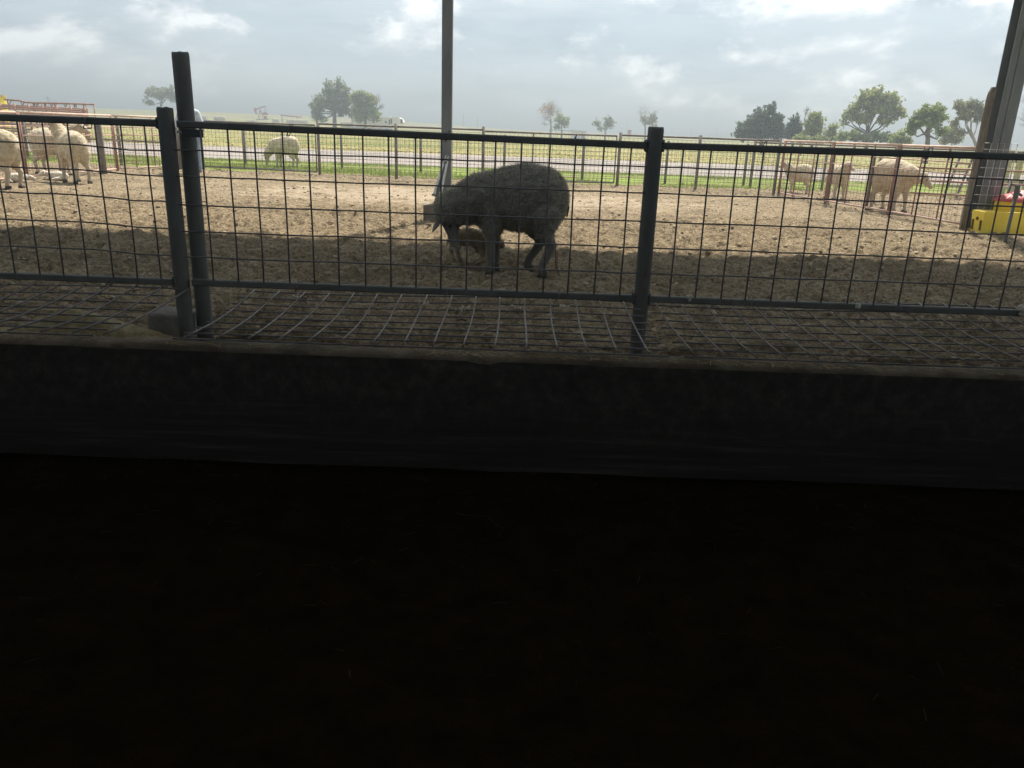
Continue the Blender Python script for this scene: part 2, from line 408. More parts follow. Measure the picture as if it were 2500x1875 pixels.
# ------------------------------------------------------------------ mesh helpers
class MB:
    def __init__(self):
        self.v, self.f = [], []

    def add(self, vs, fs):
        o = len(self.v)
        self.v.extend(Vector(p) for p in vs)
        self.f.extend(tuple(i + o for i in q) for q in fs)
        return self

    def box(self, c, s, rot=None):
        hx, hy, hz = s[0] / 2, s[1] / 2, s[2] / 2
        ps = [Vector((x * hx, y * hy, z * hz)) for z in (-1, 1) for y in (-1, 1) for x in (-1, 1)]
        if rot is not None:
            ps = [rot @ p for p in ps]
        c = Vector(c)
        return self.add([c + p for p in ps], [(0, 2, 3, 1), (4, 5, 7, 6), (0, 1, 5, 4), (2, 6, 7, 3), (0, 4, 6, 2), (1, 3, 7, 5)])

    def bar(self, a, b, w, h, up=(0, 0, 1), bev=0.0):
        """rectangular bar from a to b with softened long edges"""
        a, b, up = Vector(a), Vector(b), Vector(up)
        d = (b - a).normalized()
        if abs(d.dot(up)) > 0.95:
            up = Vector((0, 1, 0))
        s = d.cross(up).normalized()
        u = s.cross(d).normalized()
        if bev:
            hw, hh = w / 2, h / 2
            pr = [(hw - bev, -hh), (hw, -hh + bev), (hw, hh - bev), (hw - bev, hh), (-hw + bev, hh), (-hw, hh - bev), (-hw, -hh + bev), (-hw + bev, -hh)]
        else:
            pr = [(w / 2, -h / 2), (w / 2, h / 2), (-w / 2, h / 2), (-w / 2, -h / 2)]
        n = len(pr)
        vs = [a + s * x + u * y for x, y in pr] + [b + s * x + u * y for x, y in pr]
        fs = [(i, i + n, (i + 1) % n + n, (i + 1) % n) for i in range(n)] + [tuple(range(n)), tuple(range(2 * n - 1, n - 1, -1))]
        return self.add(vs, fs)

    def tube(self, pts, r, n=6, cap=True):
        pts = [Vector(p) for p in pts]
        rs = r if isinstance(r, (list, tuple)) else [r] * len(pts)
        vs, fs = [], []
        ref = None
        for i, p in enumerate(pts):
            d = (pts[min(i + 1, len(pts) - 1)] - pts[max(i - 1, 0)])
            d = d.normalized() if d.length > 1e-9 else Vector((0, 0, 1))
            if ref is None:
                ref = Vector((1, 0, 0)) if abs(d.x) < 0.8 else Vector((0, 1, 0))
            s = d.cross(ref).normalized()
            ref = s.cross(d).normalized()
            for k in range(n):
                a = 2 * math.pi * k / n
                vs.append(p + (ref * math.cos(a) + s * math.sin(a)) * rs[i])
        for i in range(len(pts) - 1):
            for k in range(n):
                fs.append((i * n + k, i * n + (k + 1) % n, (i + 1) * n + (k + 1) % n, (i + 1) * n + k))
        if cap:
            fs.append(tuple(range(n - 1, -1, -1)))
            m = (len(pts) - 1) * n
            fs.append(tuple(range(m, m + n)))
        return self.add(vs, fs)

    def ball(self, c, rad, seg=10, rings=7, rot=None):
        c = Vector(c)
        rx, ry, rz = rad if isinstance(rad, (tuple, list)) else (rad,) * 3
        vs, fs = [], []
        for i in range(1, rings):
            th = math.pi * i / rings
            for k in range(seg):
                a = 2 * math.pi * k / seg
                vs.append(Vector((rx * math.sin(th) * math.cos(a), ry * math.sin(th) * math.sin(a), rz * math.cos(th))))
        vs += [Vector((0, 0, rz)), Vector((0, 0, -rz))]
        if rot is not None:
            vs = [rot @ p for p in vs]
        for i in range(rings - 2):
            for k in range(seg):
                fs.append((i * seg + k, (i + 1) * seg + k, (i + 1) * seg + (k + 1) % seg, i * seg + (k + 1) % seg))
        t, b = len(vs) - 2, len(vs) - 1
        for k in range(seg):
            fs.append((t, k, (k + 1) % seg))
            fs.append((b, (rings - 2) * seg + (k + 1) % seg, (rings - 2) * seg + k))
        return self.add([c + p for p in vs], fs)

    def capsule(self, p0, r0, p1, r1, seg=14):
        p0, p1 = Vector(p0), Vector(p1)
        d = (p1 - p0)
        L = d.length
        d = d.normalized()
        pts, rs = [], []
        for k in range(6):
            a = math.pi / 2 * (1 - k / 5 * 0.98)
            pts.append(p0 - d * r0 * math.sin(a)); rs.append(max(r0 * math.cos(a), 1e-3))
        for k in range(6):
            a = math.pi / 2 * (0.02 + k / 5 * 0.98)
            pts.append(p1 + d * r1 * math.sin(a)); rs.append(max(r1 * math.cos(a), 1e-3))
        return self.tube(pts, rs, seg)

    def prism(self, outline, y0, y1):
        """outline in x,z extruded along y"""
        n = len(outline)
        vs = [(x, y0, z) for x, z in outline] + [(x, y1, z) for x, z in outline]
        fs = [(i, (i + 1) % n, (i + 1) % n + n, i + n) for i in range(n)] + [tuple(range(n - 1, -1, -1)), tuple(range(n, 2 * n))]
        return self.add(vs, fs)


ORIGIN = {}


def new_mesh(name, v, f, m, smooth=False):
    me = bpy.data.meshes.new(name)
    me.from_pydata([tuple(p) for p in v], [], f)
    me.update()
    if m:
        me.materials.append(MATS[m])
    if smooth:
        me.polygons.foreach_set('use_smooth', [True] * len(me.polygons))
    return me


def link(name, data, parent=None, loc=(0, 0, 0)):
    o = bpy.data.objects.new(name, data)
    COL.objects.link(o)
    if parent is not None:
        o.parent = parent
        ORIGIN[o.name] = ORIGIN.get(parent.name, Vector())
    else:
        ORIGIN[o.name] = Vector(loc)
    o.location = loc
    return o


def tag(o, label, cat, group=None):
    o['label'] = label
    o['category'] = cat
    if group:
        o['group'] = group
    return o


def thing(name, label, cat, loc, group=None):
    o = link(name, None, None, loc)
    o.empty_display_size = 0.2
    return tag(o, label, cat, group)


def part(name, mb, m, parent, smooth=False):
    """mesh built in world coordinates, stored relative to its thing's base"""
    og = ORIGIN.get(parent.name, Vector())
    me = new_mesh(name, [p - og for p in mb.v], mb.f, m, smooth)
    return link(name, me, parent)


def piece(name, mb, m, label=None, cat=None, group=None, smooth=False, kind=None, base=None):
    """a thing or piece of the setting that is one mesh"""
    loc = Vector(base) if base is not None else Vector()
    me = new_mesh(name, [p - loc for p in mb.v], mb.f, m, smooth)
    o = link(name, me, None, loc)
    if label:
        o['label'] = label
    if cat:
        o['category'] = cat
    if group:
        o['group'] = group
    if kind:
        o['kind'] = kind
    return o


def np_mesh(name, verts, faces, m, smooth=False):
    me = bpy.data.meshes.new(name)
    nf, k = faces.shape
    me.vertices.add(len(verts)); me.vertices.foreach_set('co', np.asarray(verts, dtype=np.float32).ravel())
    me.loops.add(nf * k); me.loops.foreach_set('vertex_index', faces.astype(np.int32).ravel())
    me.polygons.add(nf)
    me.polygons.foreach_set('loop_start', np.arange(0, nf * k, k, dtype=np.int32))
    me.polygons.foreach_set('loop_total', np.full(nf, k, dtype=np.int32))
    if smooth:
        me.polygons.foreach_set('use_smooth', np.ones(nf, dtype=bool))
    me.update(calc_edges=True)
    if m:
        me.materials.append(MATS[m])
    return me


# value noise on numpy arrays
_LAT = rng.random((256, 256))


def vn(x, y, s=0):
    x = np.asarray(x) + 17.3 * s + 300.0
    y = np.asarray(y) + 41.7 * s + 300.0
    xi, yi = np.floor(x).astype(int), np.floor(y).astype(int)
    fx, fy = x - xi, y - yi
    fx, fy = fx * fx * (3 - 2 * fx), fy * fy * (3 - 2 * fy)
    a = _LAT[xi & 255, yi & 255]; b = _LAT[(xi + 1) & 255, yi & 255]
    c = _LAT[xi & 255, (yi + 1) & 255]; d = _LAT[(xi + 1) & 255, (yi + 1) & 255]
    return (a * (1 - fx) + b * fx) * (1 - fy) + (c * (1 - fx) + d * fx) * fy


def sstep(a, b, x):
    t = np.clip((np.asarray(x) - a) / (b - a), 0, 1)
    return t * t * (3 - 2 * t)


def yard_z(x, y):
    x, y = np.asarray(x, float), np.asarray(y, float)
    wob = 0.6 * vn(x * 1.3, y * 1.3, 9)
    ridg = 1 - np.abs(2 * vn(x * 2.6 + wob, y * 4.2 + wob, 2) - 1)
    ridg2 = 1 - np.abs(2 * vn(x * 6.1 + wob, y * 9.0, 3) - 1)
    z = 0.05 * (vn(x * .5, y * .5, 1) - .5) + 0.040 * (ridg - .5) + 0.030 * (ridg2 - .5) + 0.052 * (vn(x * 13, y * 15, 4) - .5) + 0.032 * (vn(x * 29, y * 31, 5) - .5)
    calm = 1 - 0.55 * sstep(11.0, 13.0, y) * (1 - sstep(16.5, 18.5, y))
    return z * calm - 0.012


def yz(x, y):
    return float(yard_z(x, y))


def field_z(x, y):
    x, y = np.asarray(x, float), np.asarray(y, float)
    return -0.03 + 3.9 * sstep(140, 430, y) * sstep(20, -120, x) + 1.0 * sstep(200, 600, y)


# ------------------------------------------------------------------ the ground
def grid_mesh(name, xs, ys, zf, m, skip=None):
    X, Y = np.meshgrid(xs, ys)
    Z = zf(X, Y)
    v = np.stack([X, Y, Z], -1).reshape(-1, 3)
    nx, ny = len(xs), len(ys)
    i = np.arange(nx * ny).reshape(ny, nx)
    f = np.stack([i[:-1, :-1], i[:-1, 1:], i[1:, 1:], i[1:, :-1]], -1).reshape(-1, 4)
    if skip is not None:
        c = v[f].mean(1)
        f = f[~skip(c[:, 0], c[:, 1])]
    return np_mesh(name, v, f, m, True)


def lines(*segs):
    out = []
    for a, b, d in segs:
        n = max(1, int(round((b - a) / d)))
        out += list(a + (b - a) * np.arange(n) / n)
    out.append(segs[-1][1])
    return np.array(out)


YX0, YX1, YY0, YY1 = -13.0, 11.0, 3.34, 19.9
xs = lines((YX0, -7.6, .085), (-7.6, 7.2, .028), (7.2, YX1, .085))
ys = lines((YY0, 4.2, .06), (4.2, 9.4, .02), (9.4, 13, .024), (13, YY1, .042))


def trodden(X, Y):
    """yard surface with the hoof marks the flock has left"""
    Z = yard_z(X, Y)
    r = np.random.default_rng(77)
    for k_ in range(3600):
        cy = 4.4 + 15 * r.random() ** 1.3
        cx = r.uniform(-1, 1) * (2.2 + cy * .68)
        if cx < YX0 + .3 or cx > YX1 - .3:
            continue
        if vn(cx * .7, cy * .7, 31) < .38:
            continue
        for q in (-1, 1):
            a = r.uniform(0, 6.28)
            ox, oy = cx + q * .022 * math.cos(a), cy + q * .022 * math.sin(a)
            i0, i1 = np.searchsorted(xs, (ox - .13, ox + .13)); j0, j1 = np.searchsorted(ys, (oy - .13, oy + .13))
            if i1 - i0 < 2 or j1 - j0 < 2:
                continue
            d2 = (X[j0:j1, i0:i1] - ox) ** 2 + (Y[j0:j1, i0:i1] - oy) ** 2
            s_ = r.uniform(.032, .05)
            Z[j0:j1, i0:i1] += -.020 * np.exp(-d2 / s_ ** 2) + .010 * np.exp(-((np.sqrt(d2) - .075) / .024) ** 2)
    return Z


yard = link('yard_ground', grid_mesh('yard_ground', xs, ys, trodden, 'yard_dirt'))
yard['kind'] = 'structure'
fx = np.unique(np.concatenate([np.linspace(-13, 11, 25), 11 + np.geomspace(1, 6000, 40), -13 - np.geomspace(1, 6000, 40)]))
fy = np.unique(np.concatenate([np.linspace(-9, 19.8, 20), 19.8 + np.geomspace(0.5, 9000, 90), -9 - np.geomspace(1, 3000, 20)]))
field = link('field_ground', grid_mesh('field_ground', fx, fy, field_z, 'field_grass', skip=lambda x, y: (x > -13) & (x < 11) & (y > -9) & (y < 19.8)))
field['kind'] = 'structure'
lawn = link('grass_strip', grid_mesh('grass_strip', lines((-30, 26, .5)), lines((19.7, 25.6, .25)), lambda x, y: 0.0 * x - 0.012 + 0.03 * (vn(x * 2, y * 2, 6) - .5), 'lawn'))
lawn['kind'] = 'structure'
road = link('gravel_road', grid_mesh('gravel_road', lines((-150, 150, 2.0)), lines((26.2, 38.5, .4)), lambda x, y: 0.03 * sstep(26.2, 28, y - 0 * x) * (1 - sstep(36.5, 38.5, y)) - 0.02 + 0 * x, 'gravel_road'))
road['kind'] = 'structure'
FLOOR_Z = -0.26
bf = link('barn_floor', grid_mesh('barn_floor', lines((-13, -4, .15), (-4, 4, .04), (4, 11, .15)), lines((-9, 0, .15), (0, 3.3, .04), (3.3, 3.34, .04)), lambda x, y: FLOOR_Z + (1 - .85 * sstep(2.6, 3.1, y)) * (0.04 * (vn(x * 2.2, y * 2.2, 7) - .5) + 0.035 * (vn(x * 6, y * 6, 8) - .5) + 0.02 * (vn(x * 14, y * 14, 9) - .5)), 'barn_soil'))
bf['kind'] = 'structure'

# ------------------------------------------------------------------ the pole shed; its unseen roof is shaped to set the yard shade
shed = thing('pole_shed', 'tall open canopy on grey steel posts over the near yard', 'canopy', (-1.0, 11.0, 0))


def slab(x0, x1, y0, z0, y1, z1, th=.12):
    return MB().add([(x0, y0, z0), (x1, y0, z0), (x1, y1, z1), (x0, y1, z1), (x0, y0, z0 + th), (x1, y0, z0 + th), (x1, y1, z1 + th), (x0, y1, z1 + th)],
                    [(0, 3, 2, 1), (4, 5, 6, 7), (0, 1, 5, 4), (2, 3, 7, 6), (1, 2, 6, 5), (0, 4, 7, 3)])


part('roof', slab(-12, 11, 4.3, 6.8, 12.4, 6.95), 'roof_steel', shed)  # unseen; rear edge set for the sky light reaching the shaded soil
part('eave_beam', MB().bar((-12, 11.3, 6.8), (11, 11.3, 6.8), .15, .2), 'roof_steel', shed)
# low barn round the camera: unseen roof and walls shaped to set its light
barn = thing('barn', 'low dark barn behind the bunk wall', 'barn', (0, 0, FLOOR_Z))
part('roof', slab(-12.9, 10.9, -6.0, 3.5, 3.45, 2.6), 'barn_board', barn)
part('rear_wall', MB().box((-1.0, -5.9, .45), (23.6, .06, 1.5)), 'barn_board', barn)  # unseen, kept low so a band of sky lights the belt
part('side_wall', MB().box((-12.8, -1.3, 1.1), (.06, 9.2, 2.9)), 'barn_board', barn)
part('side_wall', MB().box((10.8, -1.3, 1.1), (.06, 9.2, 2.9)), 'barn_board', barn)
for x in (-5.2, 5.2):
    part('front_post', MB().bar((x, 3.1, -.4), (x, 3.1, 2.6), .14, .14, bev=.01), 'weathered_wood', barn)
PX, PY = -0.998, 11.0
mb = MB().bar((PX, PY, -.3), (PX, PY, 6.8), .137, .137, bev=.012)
part('support_post', mb, 'steel_post', shed)
for x, y in ((-8.7, 11.0), (-8.7, 5.5), (6.74, 5.5)):
    part('support_post', MB().bar((x, y, -.4), (x, y, 6.5 if y < 0 else 6.8), .137, .137, bev=.012), 'steel_post', shed)
QX, QY = 7.085, 12.2
mb = MB()
mb.bar((QX, QY - .11, -.3), (QX, QY - .11, 6.8), .262, .016).bar((QX, QY + .11, -.3), (QX, QY + .11, 6.8), .262, .016)
mb.bar((QX, QY, -.3), (QX, QY, 6.8), .014, .2).bar((QX - .02, QY - .125, -.3), (QX - .02, QY - .125, 6.8), .02, .012)
part('support_post', mb, 'steel_post', shed)

# ------------------------------------------------------------------ bunk wall
wall = thing('bunk_wall', 'low bunk wall faced with dark rubber belt, dusty concrete top', 'wall', (0, 3.27, FLOOR_Z))
WX0, WX1, WZ = -7.0, 7.0, 0.262
mb = MB()
n = 280
pr = []
for i in range(n + 1):
    x = WX0 + (WX1 - WX0) * i / n
    j = .006 * math.sin(x * 3.1) + .008 * (float(vn(x * 4, 1, 3)) - .5) + .008 * (float(vn(x * 17, 5, 3)) - .5)
    pr.append([(x, 3.225, FLOOR_Z), (x, 3.225 + j, WZ - .012 + j * .5), (x, 3.24, WZ + j * .7), (x, 3.325, WZ + .004 + j), (x, 3.34, WZ - .02), (x, 3.34, -.15)])
k = 6
vs = [p for r_ in pr for p in r_]
fs = [(i * k + q, (i + 1) * k + q, (i + 1) * k + q + 1, i * k + q + 1) for i in range(n) for q in range(k - 1)]
mb.add(vs, fs)
part('concrete_wall', mb, 'dusty_concrete', wall, True)
mb = MB()
vs, fs = [], []
for i in range(n + 1):
    x = WX0 + (WX1 - WX0) * i / n
    t_ = .007 * (float(vn(x * 1.3, 2, 5)) - .5) - (.012 if abs(x + .12) < .04 else 0)
    b_ = .02 * (float(vn(x * 1.1, 8, 5)) - .5)
    for z, y in ((FLOOR_Z - .02, 3.205), (-.12, 3.196), (.05, 3.2), (.2, 3.204), (WZ - .018 + t_, 3.207), (WZ - .016 + t_, 3.222)):
        vs.append((x, y + b_ * .5, z))
fs = [(i * 6 + q, (i + 1) * 6 + q, (i + 1) * 6 + q + 1, i * 6 + q + 1) for i in range(n) for q in range(5)]
mb.add(vs, fs)
part('rubber_belt', mb, 'belt_rubber', wall, True)

# ------------------------------------------------------------------ near stock fence
FY = 4.2


def shared_wire(name, mesh, parent, loc):
    o = bpy.data.objects.new(name, mesh)
    COL.objects.link(o)
    o.parent = parent
    o.location = Vector(loc) - ORIGIN[parent.name]
    return o


def post_mesh(x, y, z0, z1, w, rough_top=True):
    mb = MB()
    NP = 20
    pr = [(w / 2 * math.cos(2 * math.pi * k_ / NP), w / 2 * math.sin(2 * math.pi * k_ / NP)) for k_ in range(NP)]
    vs, fs = [], []
    zs = [z0, z1 - .02, z1 - .006, z1]
    sc = [1, 1, .98, .90]
    for z, s in zip(zs, sc):
        for i, (px_, py_) in enumerate(pr):
            dz = (random.random() - .5) * .008 if (rough_top and z == z1) else 0
            vs.append((x + px_ * s, y + py_ * s, z + dz))
    for r_ in range(3):
        fs += [(r_ * NP + i, r_ * NP + (i + 1) % NP, (r_ + 1) * NP + (i + 1) % NP, (r_ + 1) * NP + i) for i in range(NP)]
    fs.append(tuple(range(3 * NP, 4 * NP)))
    return mb.add(vs, fs)


f_left = thing('stock_fence', 'near dark steel and wire fence section left of the paired posts', 'fence', (-2.4, FY, 0))
f_right = thing('stock_fence', 'long near dark steel and wire fence section with the tall capless post', 'fence', (0.4, FY, 0))
part('post', post_mesh(D(431, 558, FY).x, FY, -.2, 1.247, .082), 'dark_steel', f_left, True)
P2X = D(479, 558, FY + .09).x
part('post', post_mesh(P2X, FY + .09, -.2, D(437, 127, FY + .09).z, .086), 'dark_steel', f_right, True)
part('post', post_mesh(0.69, FY, -.2, 1.236, .083), 'dark_steel', f_right, True)
part('top_rail', MB().bar((-5.2, FY, 1.172), (-1.868, FY, 1.168), .036, .036, bev=.006), 'dark_steel', f_left)
part('bottom_rail', MB().bar((-5.2, FY, .352), (-1.868, FY, .345), .036, .036, bev=.006), 'dark_steel', f_left)
part('top_rail', MB().bar((-1.765, FY, 1.168), (0.648, FY, 1.145), .036, .036, bev=.006), 'dark_steel', f_right)
part('top_rail', MB().bar((0.732, FY, 1.146), (5.2, FY, 1.168), .036, .036, bev=.006), 'dark_steel', f_right)
part('bottom_rail', MB().bar((-1.765, FY, .347), (0.648, FY, .347), .036, .036, bev=.006), 'dark_steel', f_right)
part('bottom_rail', MB().bar((0.732, FY, .346), (5.2, FY, .335), .036, .036, bev=.006), 'dark_steel', f_right)
# hinge plate and latch chain between the paired posts
part('hinge_plate', MB().box((-1.705, FY + .028, 1.125), (.11, .012, .04)), 'dark_steel', f_right)
mb = MB()
for i in range(7):
    mb.ball((-1.79 + i * .016, FY + .05, 1.13 - .012 * math.sin(i / 6 * math.pi)), (.011, .005, .007), 6, 4)
part('latch_chain', mb, 'galvanised', f_left)
vw = new_mesh('vertical_wire', *(lambda m_: (m_.v, m_.f))(MB().tube([(0, 0, .352), (.002, 0, .62), (-.001, 0, .9), (0, 0, 1.155)], .0046, 6)), 'wire_steel', True)
x = -1.648
while x < 5.1:
    if abs(x - .69) > .05:
        o = shared_wire('vertical_wire', vw, f_right, (x + random.uniform(-.004, .004), FY - .012, 0))
        o.rotation_euler = (0, random.uniform(-.004, .004), 0)
    x += .1383
x = -1.93
while x > -5.1:
    o = shared_wire('vertical_wire', vw, f_left, (x + random.uniform(-.004, .004), FY - .012, 0))
    o.rotation_euler = (0, random.uniform(-.005, .005), 0)
    x -= .1325


def hwire(parent, zs_, x0, x1, step=None):
    for z in zs_:
        pts = []
        q = x0
        while q < x1 + .001:
            s = 0 if step is None else step[1] * float(sstep(step[0] - .07, step[0] + .02, q))
            pts.append((q, FY - .021 + random.uniform(-.001, .001), z - s + random.uniform(-.0022, .0022)))
            q += .1383
        pts.append((x1, FY - .021, z - (0 if step is None else step[1])))
        part('horizontal_wire', MB().tube(pts, .0043, 6), 'wire_steel', parent, True)


hwire(f_right, (1.041, .908, .762, .625, .488), -1.79, 5.1)
hwire(f_left, (1.051, .925, .795, .655, .512), -5.2, -1.83, (-2.13, .018))

clip = new_mesh('wire_clip', *(lambda m_: (m_.v, m_.f))(MB().tube([(-.008, -.034, -.026), (.004, -.036, 0), (.010, -.03, .027), (.012, .02, .028), (0, .027, .0), (-.008, .02, -.028), (-.010, -.03, -.028)], .0026, 5)), 'wire_steel', True)
for par_, xs_ in ((f_left, (-4.4, -3.3, -2.25)), (f_right, (-1.2, -.37, .28, 1.25, 2.1, 2.9, 3.8))):
    for x in xs_:
        for z in (1.158, .347):
            o = shared_wire('wire_clip', clip, par_, (x + random.uniform(-.05, .05), FY, z))
            o.rotation_euler = (0, 0, random.uniform(-.2, .2))
for par_, x, y, z in ((f_left, -1.866, FY, 1.168), (f_left, -1.866, FY, .345), (f_right, .646, FY, 1.145), (f_right, .734, FY, 1.146), (f_right, .646, FY, .347), (f_right, .734, FY, .346)):
    mb = MB()
    for k_ in range(12):
        a = k_ * math.pi / 6
        mb.ball((x + random.uniform(-.003, .003), y + .024 * max(-1, min(1, 1.3 * math.cos(a))), z + .024 * max(-1, min(1, 1.3 * math.sin(a)))), .0065 * random.uniform(.8, 1.3), 6, 4)
    part('weld_bead', mb, 'dark_steel', par_, True)

# wool caught on the rail
for i, (px_, py_, s) in enumerate(((1681, 727, .02), (2097, 745, .018), (2497, 757, .026))):
    p = D(px_, py_, FY - .03)
    mb = MB()
    for q in range(6):
        mb.ball(p + Vector((random.uniform(-.012, .012), random.uniform(-.005, .005), random.uniform(-s, s * .7))), s * random.uniform(.35, .6), 7, 5)
    piece('wool_tuft', mb, 'white_lamb', ['white wool tuft caught on the bottom fence rail right of the middle post', 'flat scrap of wool on the fence rail below the right pen', 'wool tuft on the bottom rail at the right picture edge'][i], 'wool tuft', 'wool caught on the rail', True, base=p)

# ------------------------------------------------------------------ bent wire panels lying from the bunk wall to the rail
cover_lab = ['sagging rusty wire mesh panel left of the paired posts', 'sagging wire mesh panel with pale rod ends between the posts', 'sagging wire mesh panel right of the middle post']


def cover(idx, x0, x1, dx, y0, y1, z0, z1, nlong, mcross, mlong, skew=0.0):
    t = thing('bunk_cover', cover_lab[idx], 'wire panel', ((x0 + x1) / 2, (y0 + y1) / 2, z0), 'mesh panels lying over the bunk')

    def P(x, s):
        sag = -.022 * math.sin(math.pi * min(1, s * 1.0)) + .012 * math.sin(x * 2.3 + idx) * s
        return Vector((x + skew * s + .004 * math.sin(s * 5 + x * 9), y0 + (y1 - y0) * s, z0 + (z1 - z0) * s + sag))
    x = x0
    while x <= x1 + .001:
        e = random.uniform(-.012, .012)
        pts = [P(x, (k_ / 8) * (1.0 + e)) for k_ in range(9)]
        part('cross_wire', MB().tube(pts, .0044, 6), mcross, t, True)
        x += dx
    for k_ in range(nlong):
        s = k_ / (nlong - 1)
        pts = []
        q = x0 - .05
        while q < x1 + .06:
            pts.append(P(q, s) - Vector((0, 0, .009)))
            q += dx
        part('long_wire', MB().tube(pts, .0042, 6), mlong, t, True)
    return t


cover(0, -5.0, -1.80, .139, 3.30, 4.16, .285, .315, 8, 'wire_steel', 'wire_steel', .03)
cover(1, D(455, 818, 3.32).x, .70, .1365, 3.30, 4.27, .285, .312, 9, 'bare_wire', 'wire_steel', .0)
cover(2, .80, 4.9, .1365, 3.30, 4.36, .285, .335, 9, 'brown_pipe', 'wire_steel', -.02)

# footing and hay at the paired posts
mb = MB()
c0 = Vector((-1.86, 4.12, 0))
foot = piece('concrete_footing', MB().box((-1.93, 4.26, -.01), (.22, .20, .36), Matrix.Rotation(R(5), 3, 'Y') @ Matrix.Rotation(R(8), 3, 'Z')), 'concrete', 'tilted grey concrete footing block at the paired posts', 'footing', base=(-1.9, 4.27, 0))
bv = foot.modifiers.new('bevel', 'BEVEL'); bv.width = .014; bv.segments = 2
mb = MB()
nx, ny = 60, 20
for j in range(ny + 1):
    for i in range(nx + 1):
        x = -3.4 + 1.9 * i / nx
        y = 3.45 + .9 * j / ny
        h = .20 * math.exp(-((x + 2.35) / .42) ** 2 - ((y - 4.02) / .22) ** 2) + .05 * float(vn(x * 9, y * 9, 2)) - .035
        mb.v.append(Vector((x, y, h + .02 * float(vn(x * 25, y * 25, 3)))))
mb.f = [(j * (nx + 1) + i, j * (nx + 1) + i + 1, (j + 1) * (nx + 1) + i + 1, (j + 1) * (nx + 1) + i) for j in range(ny) for i in range(nx)]
piece('hay_heap', mb, 'old_hay', 'low heap of old trampled hay beside the concrete footing', 'hay heap', smooth=True)


# ------------------------------------------------------------------ animals and people: one continuous surface from overlapping volumes
def blob_mesh(name, mb, voxel, m, smooth=4, disp=(), attr_fn=None, seed=0):
    me = new_mesh(name + '_src', mb.v, mb.f, None)
    o = bpy.data.objects.new('tmp', me)
    COL.objects.link(o)
    md = o.modifiers.new('r', 'REMESH')
    md.mode = 'VOXEL'
    md.voxel_size = voxel
    md.use_smooth_shade = True
    dg = bpy.context.evaluated_depsgraph_get()
    dg.update()
    out = bpy.data.meshes.new_from_object(o.evaluated_get(dg))
    bpy.data.objects.remove(o)
    bpy.data.meshes.remove(me)
    out.name = name
    nv = len(out.vertices)
    co = np.empty(nv * 3, dtype=np.float32); out.vertices.foreach_get('co', co); co = co.reshape(-1, 3).astype(float)
    ed = np.empty(len(out.edges) * 2, dtype=np.int32); out.edges.foreach_get('vertices', ed); ed = ed.reshape(-1, 2)
    deg = np.bincount(ed.ravel(), minlength=nv).astype(float)[:, None]
    for it in range(smooth * 2):
        acc = np.zeros_like(co)
        np.add.at(acc, ed[:, 0], co[ed[:, 1]]); np.add.at(acc, ed[:, 1], co[ed[:, 0]])
        lam = .55 if it % 2 == 0 else -.50
        co = co + lam * (acc / np.maximum(deg, 1) - co)
    out.vertices.foreach_set('co', co.astype(np.float32).ravel()); out.update()
    a = attr_fn(co) if attr_fn else np.ones(nv)
    if disp:
        nr = np.empty(nv * 3, dtype=np.float32); out.vertex_normals.foreach_get('vector', nr); nr = nr.reshape(-1, 3)
        for amp, fr in disp:
            q = np.array([mnoise.noise(Vector(c_) * fr + Vector((seed, 0, 0))) for c_ in co])
            co = co + nr * (q * amp * a)[:, None]
        out.vertices.foreach_set('co', co.astype(np.float32).ravel()); out.update()
    at = out.attributes.new('fleece', 'FLOAT', 'POINT')
    at.data.foreach_set('value', a.astype(np.float32))
    out.polygons.foreach_set('use_smooth', [True] * len(out.polygons))
    out.materials.clear(); out.materials.append(MATS[m])
    return out, co, a


def fibres(name, me, co, a, count, length, width, m, droop=.5, seed=1):
    r = np.random.default_rng(seed)
    me.calc_loop_triangles()
    tri = np.empty(len(me.loop_triangles) * 3, dtype=np.int32); me.loop_triangles.foreach_get('vertices', tri); tri = tri.reshape(-1, 3)
    A, B, C = co[tri[:, 0]], co[tri[:, 1]], co[tri[:, 2]]
    nrm = np.cross(B - A, C - A)
    ar = np.linalg.norm(nrm, axis=1)
    wgt = ar * (a[tri].mean(1) > .6)
    pick = r.choice(len(tri), count, p=wgt / wgt.sum())
    u, v_ = r.random((count, 1)), r.random((count, 1))
    flip = (u + v_) > 1
    u, v_ = np.where(flip, 1 - u, u), np.where(flip, 1 - v_, v_)
    P = A[pick] + (B - A)[pick] * u + (C - A)[pick] * v_
    N = nrm[pick] / np.maximum(ar[pick], 1e-12)[:, None]
    d = N + r.normal(0, .45, (count, 3)) + np.array([0, 0, -droop])
    d /= np.linalg.norm(d, axis=1, keepdims=True)
    L = length * r.uniform(.5, 1.3, (count, 1))
    side = np.cross(d, r.normal(0, 1, (count, 3)))
    side /= np.maximum(np.linalg.norm(side, axis=1, keepdims=True), 1e-9)
    W = width * r.uniform(.6, 1.3, (count, 1))
    v0, v1 = P - N * .004 + side * W, P - N * .004 - side * W
    v2 = P + d * L
    verts = np.stack([v0, v1, v2], 1).reshape(-1, 3)
    return np_mesh(name, verts, np.arange(count * 3).reshape(-1, 3), m)


def put_mesh(name, me, parent):
    return link(name, me, parent)


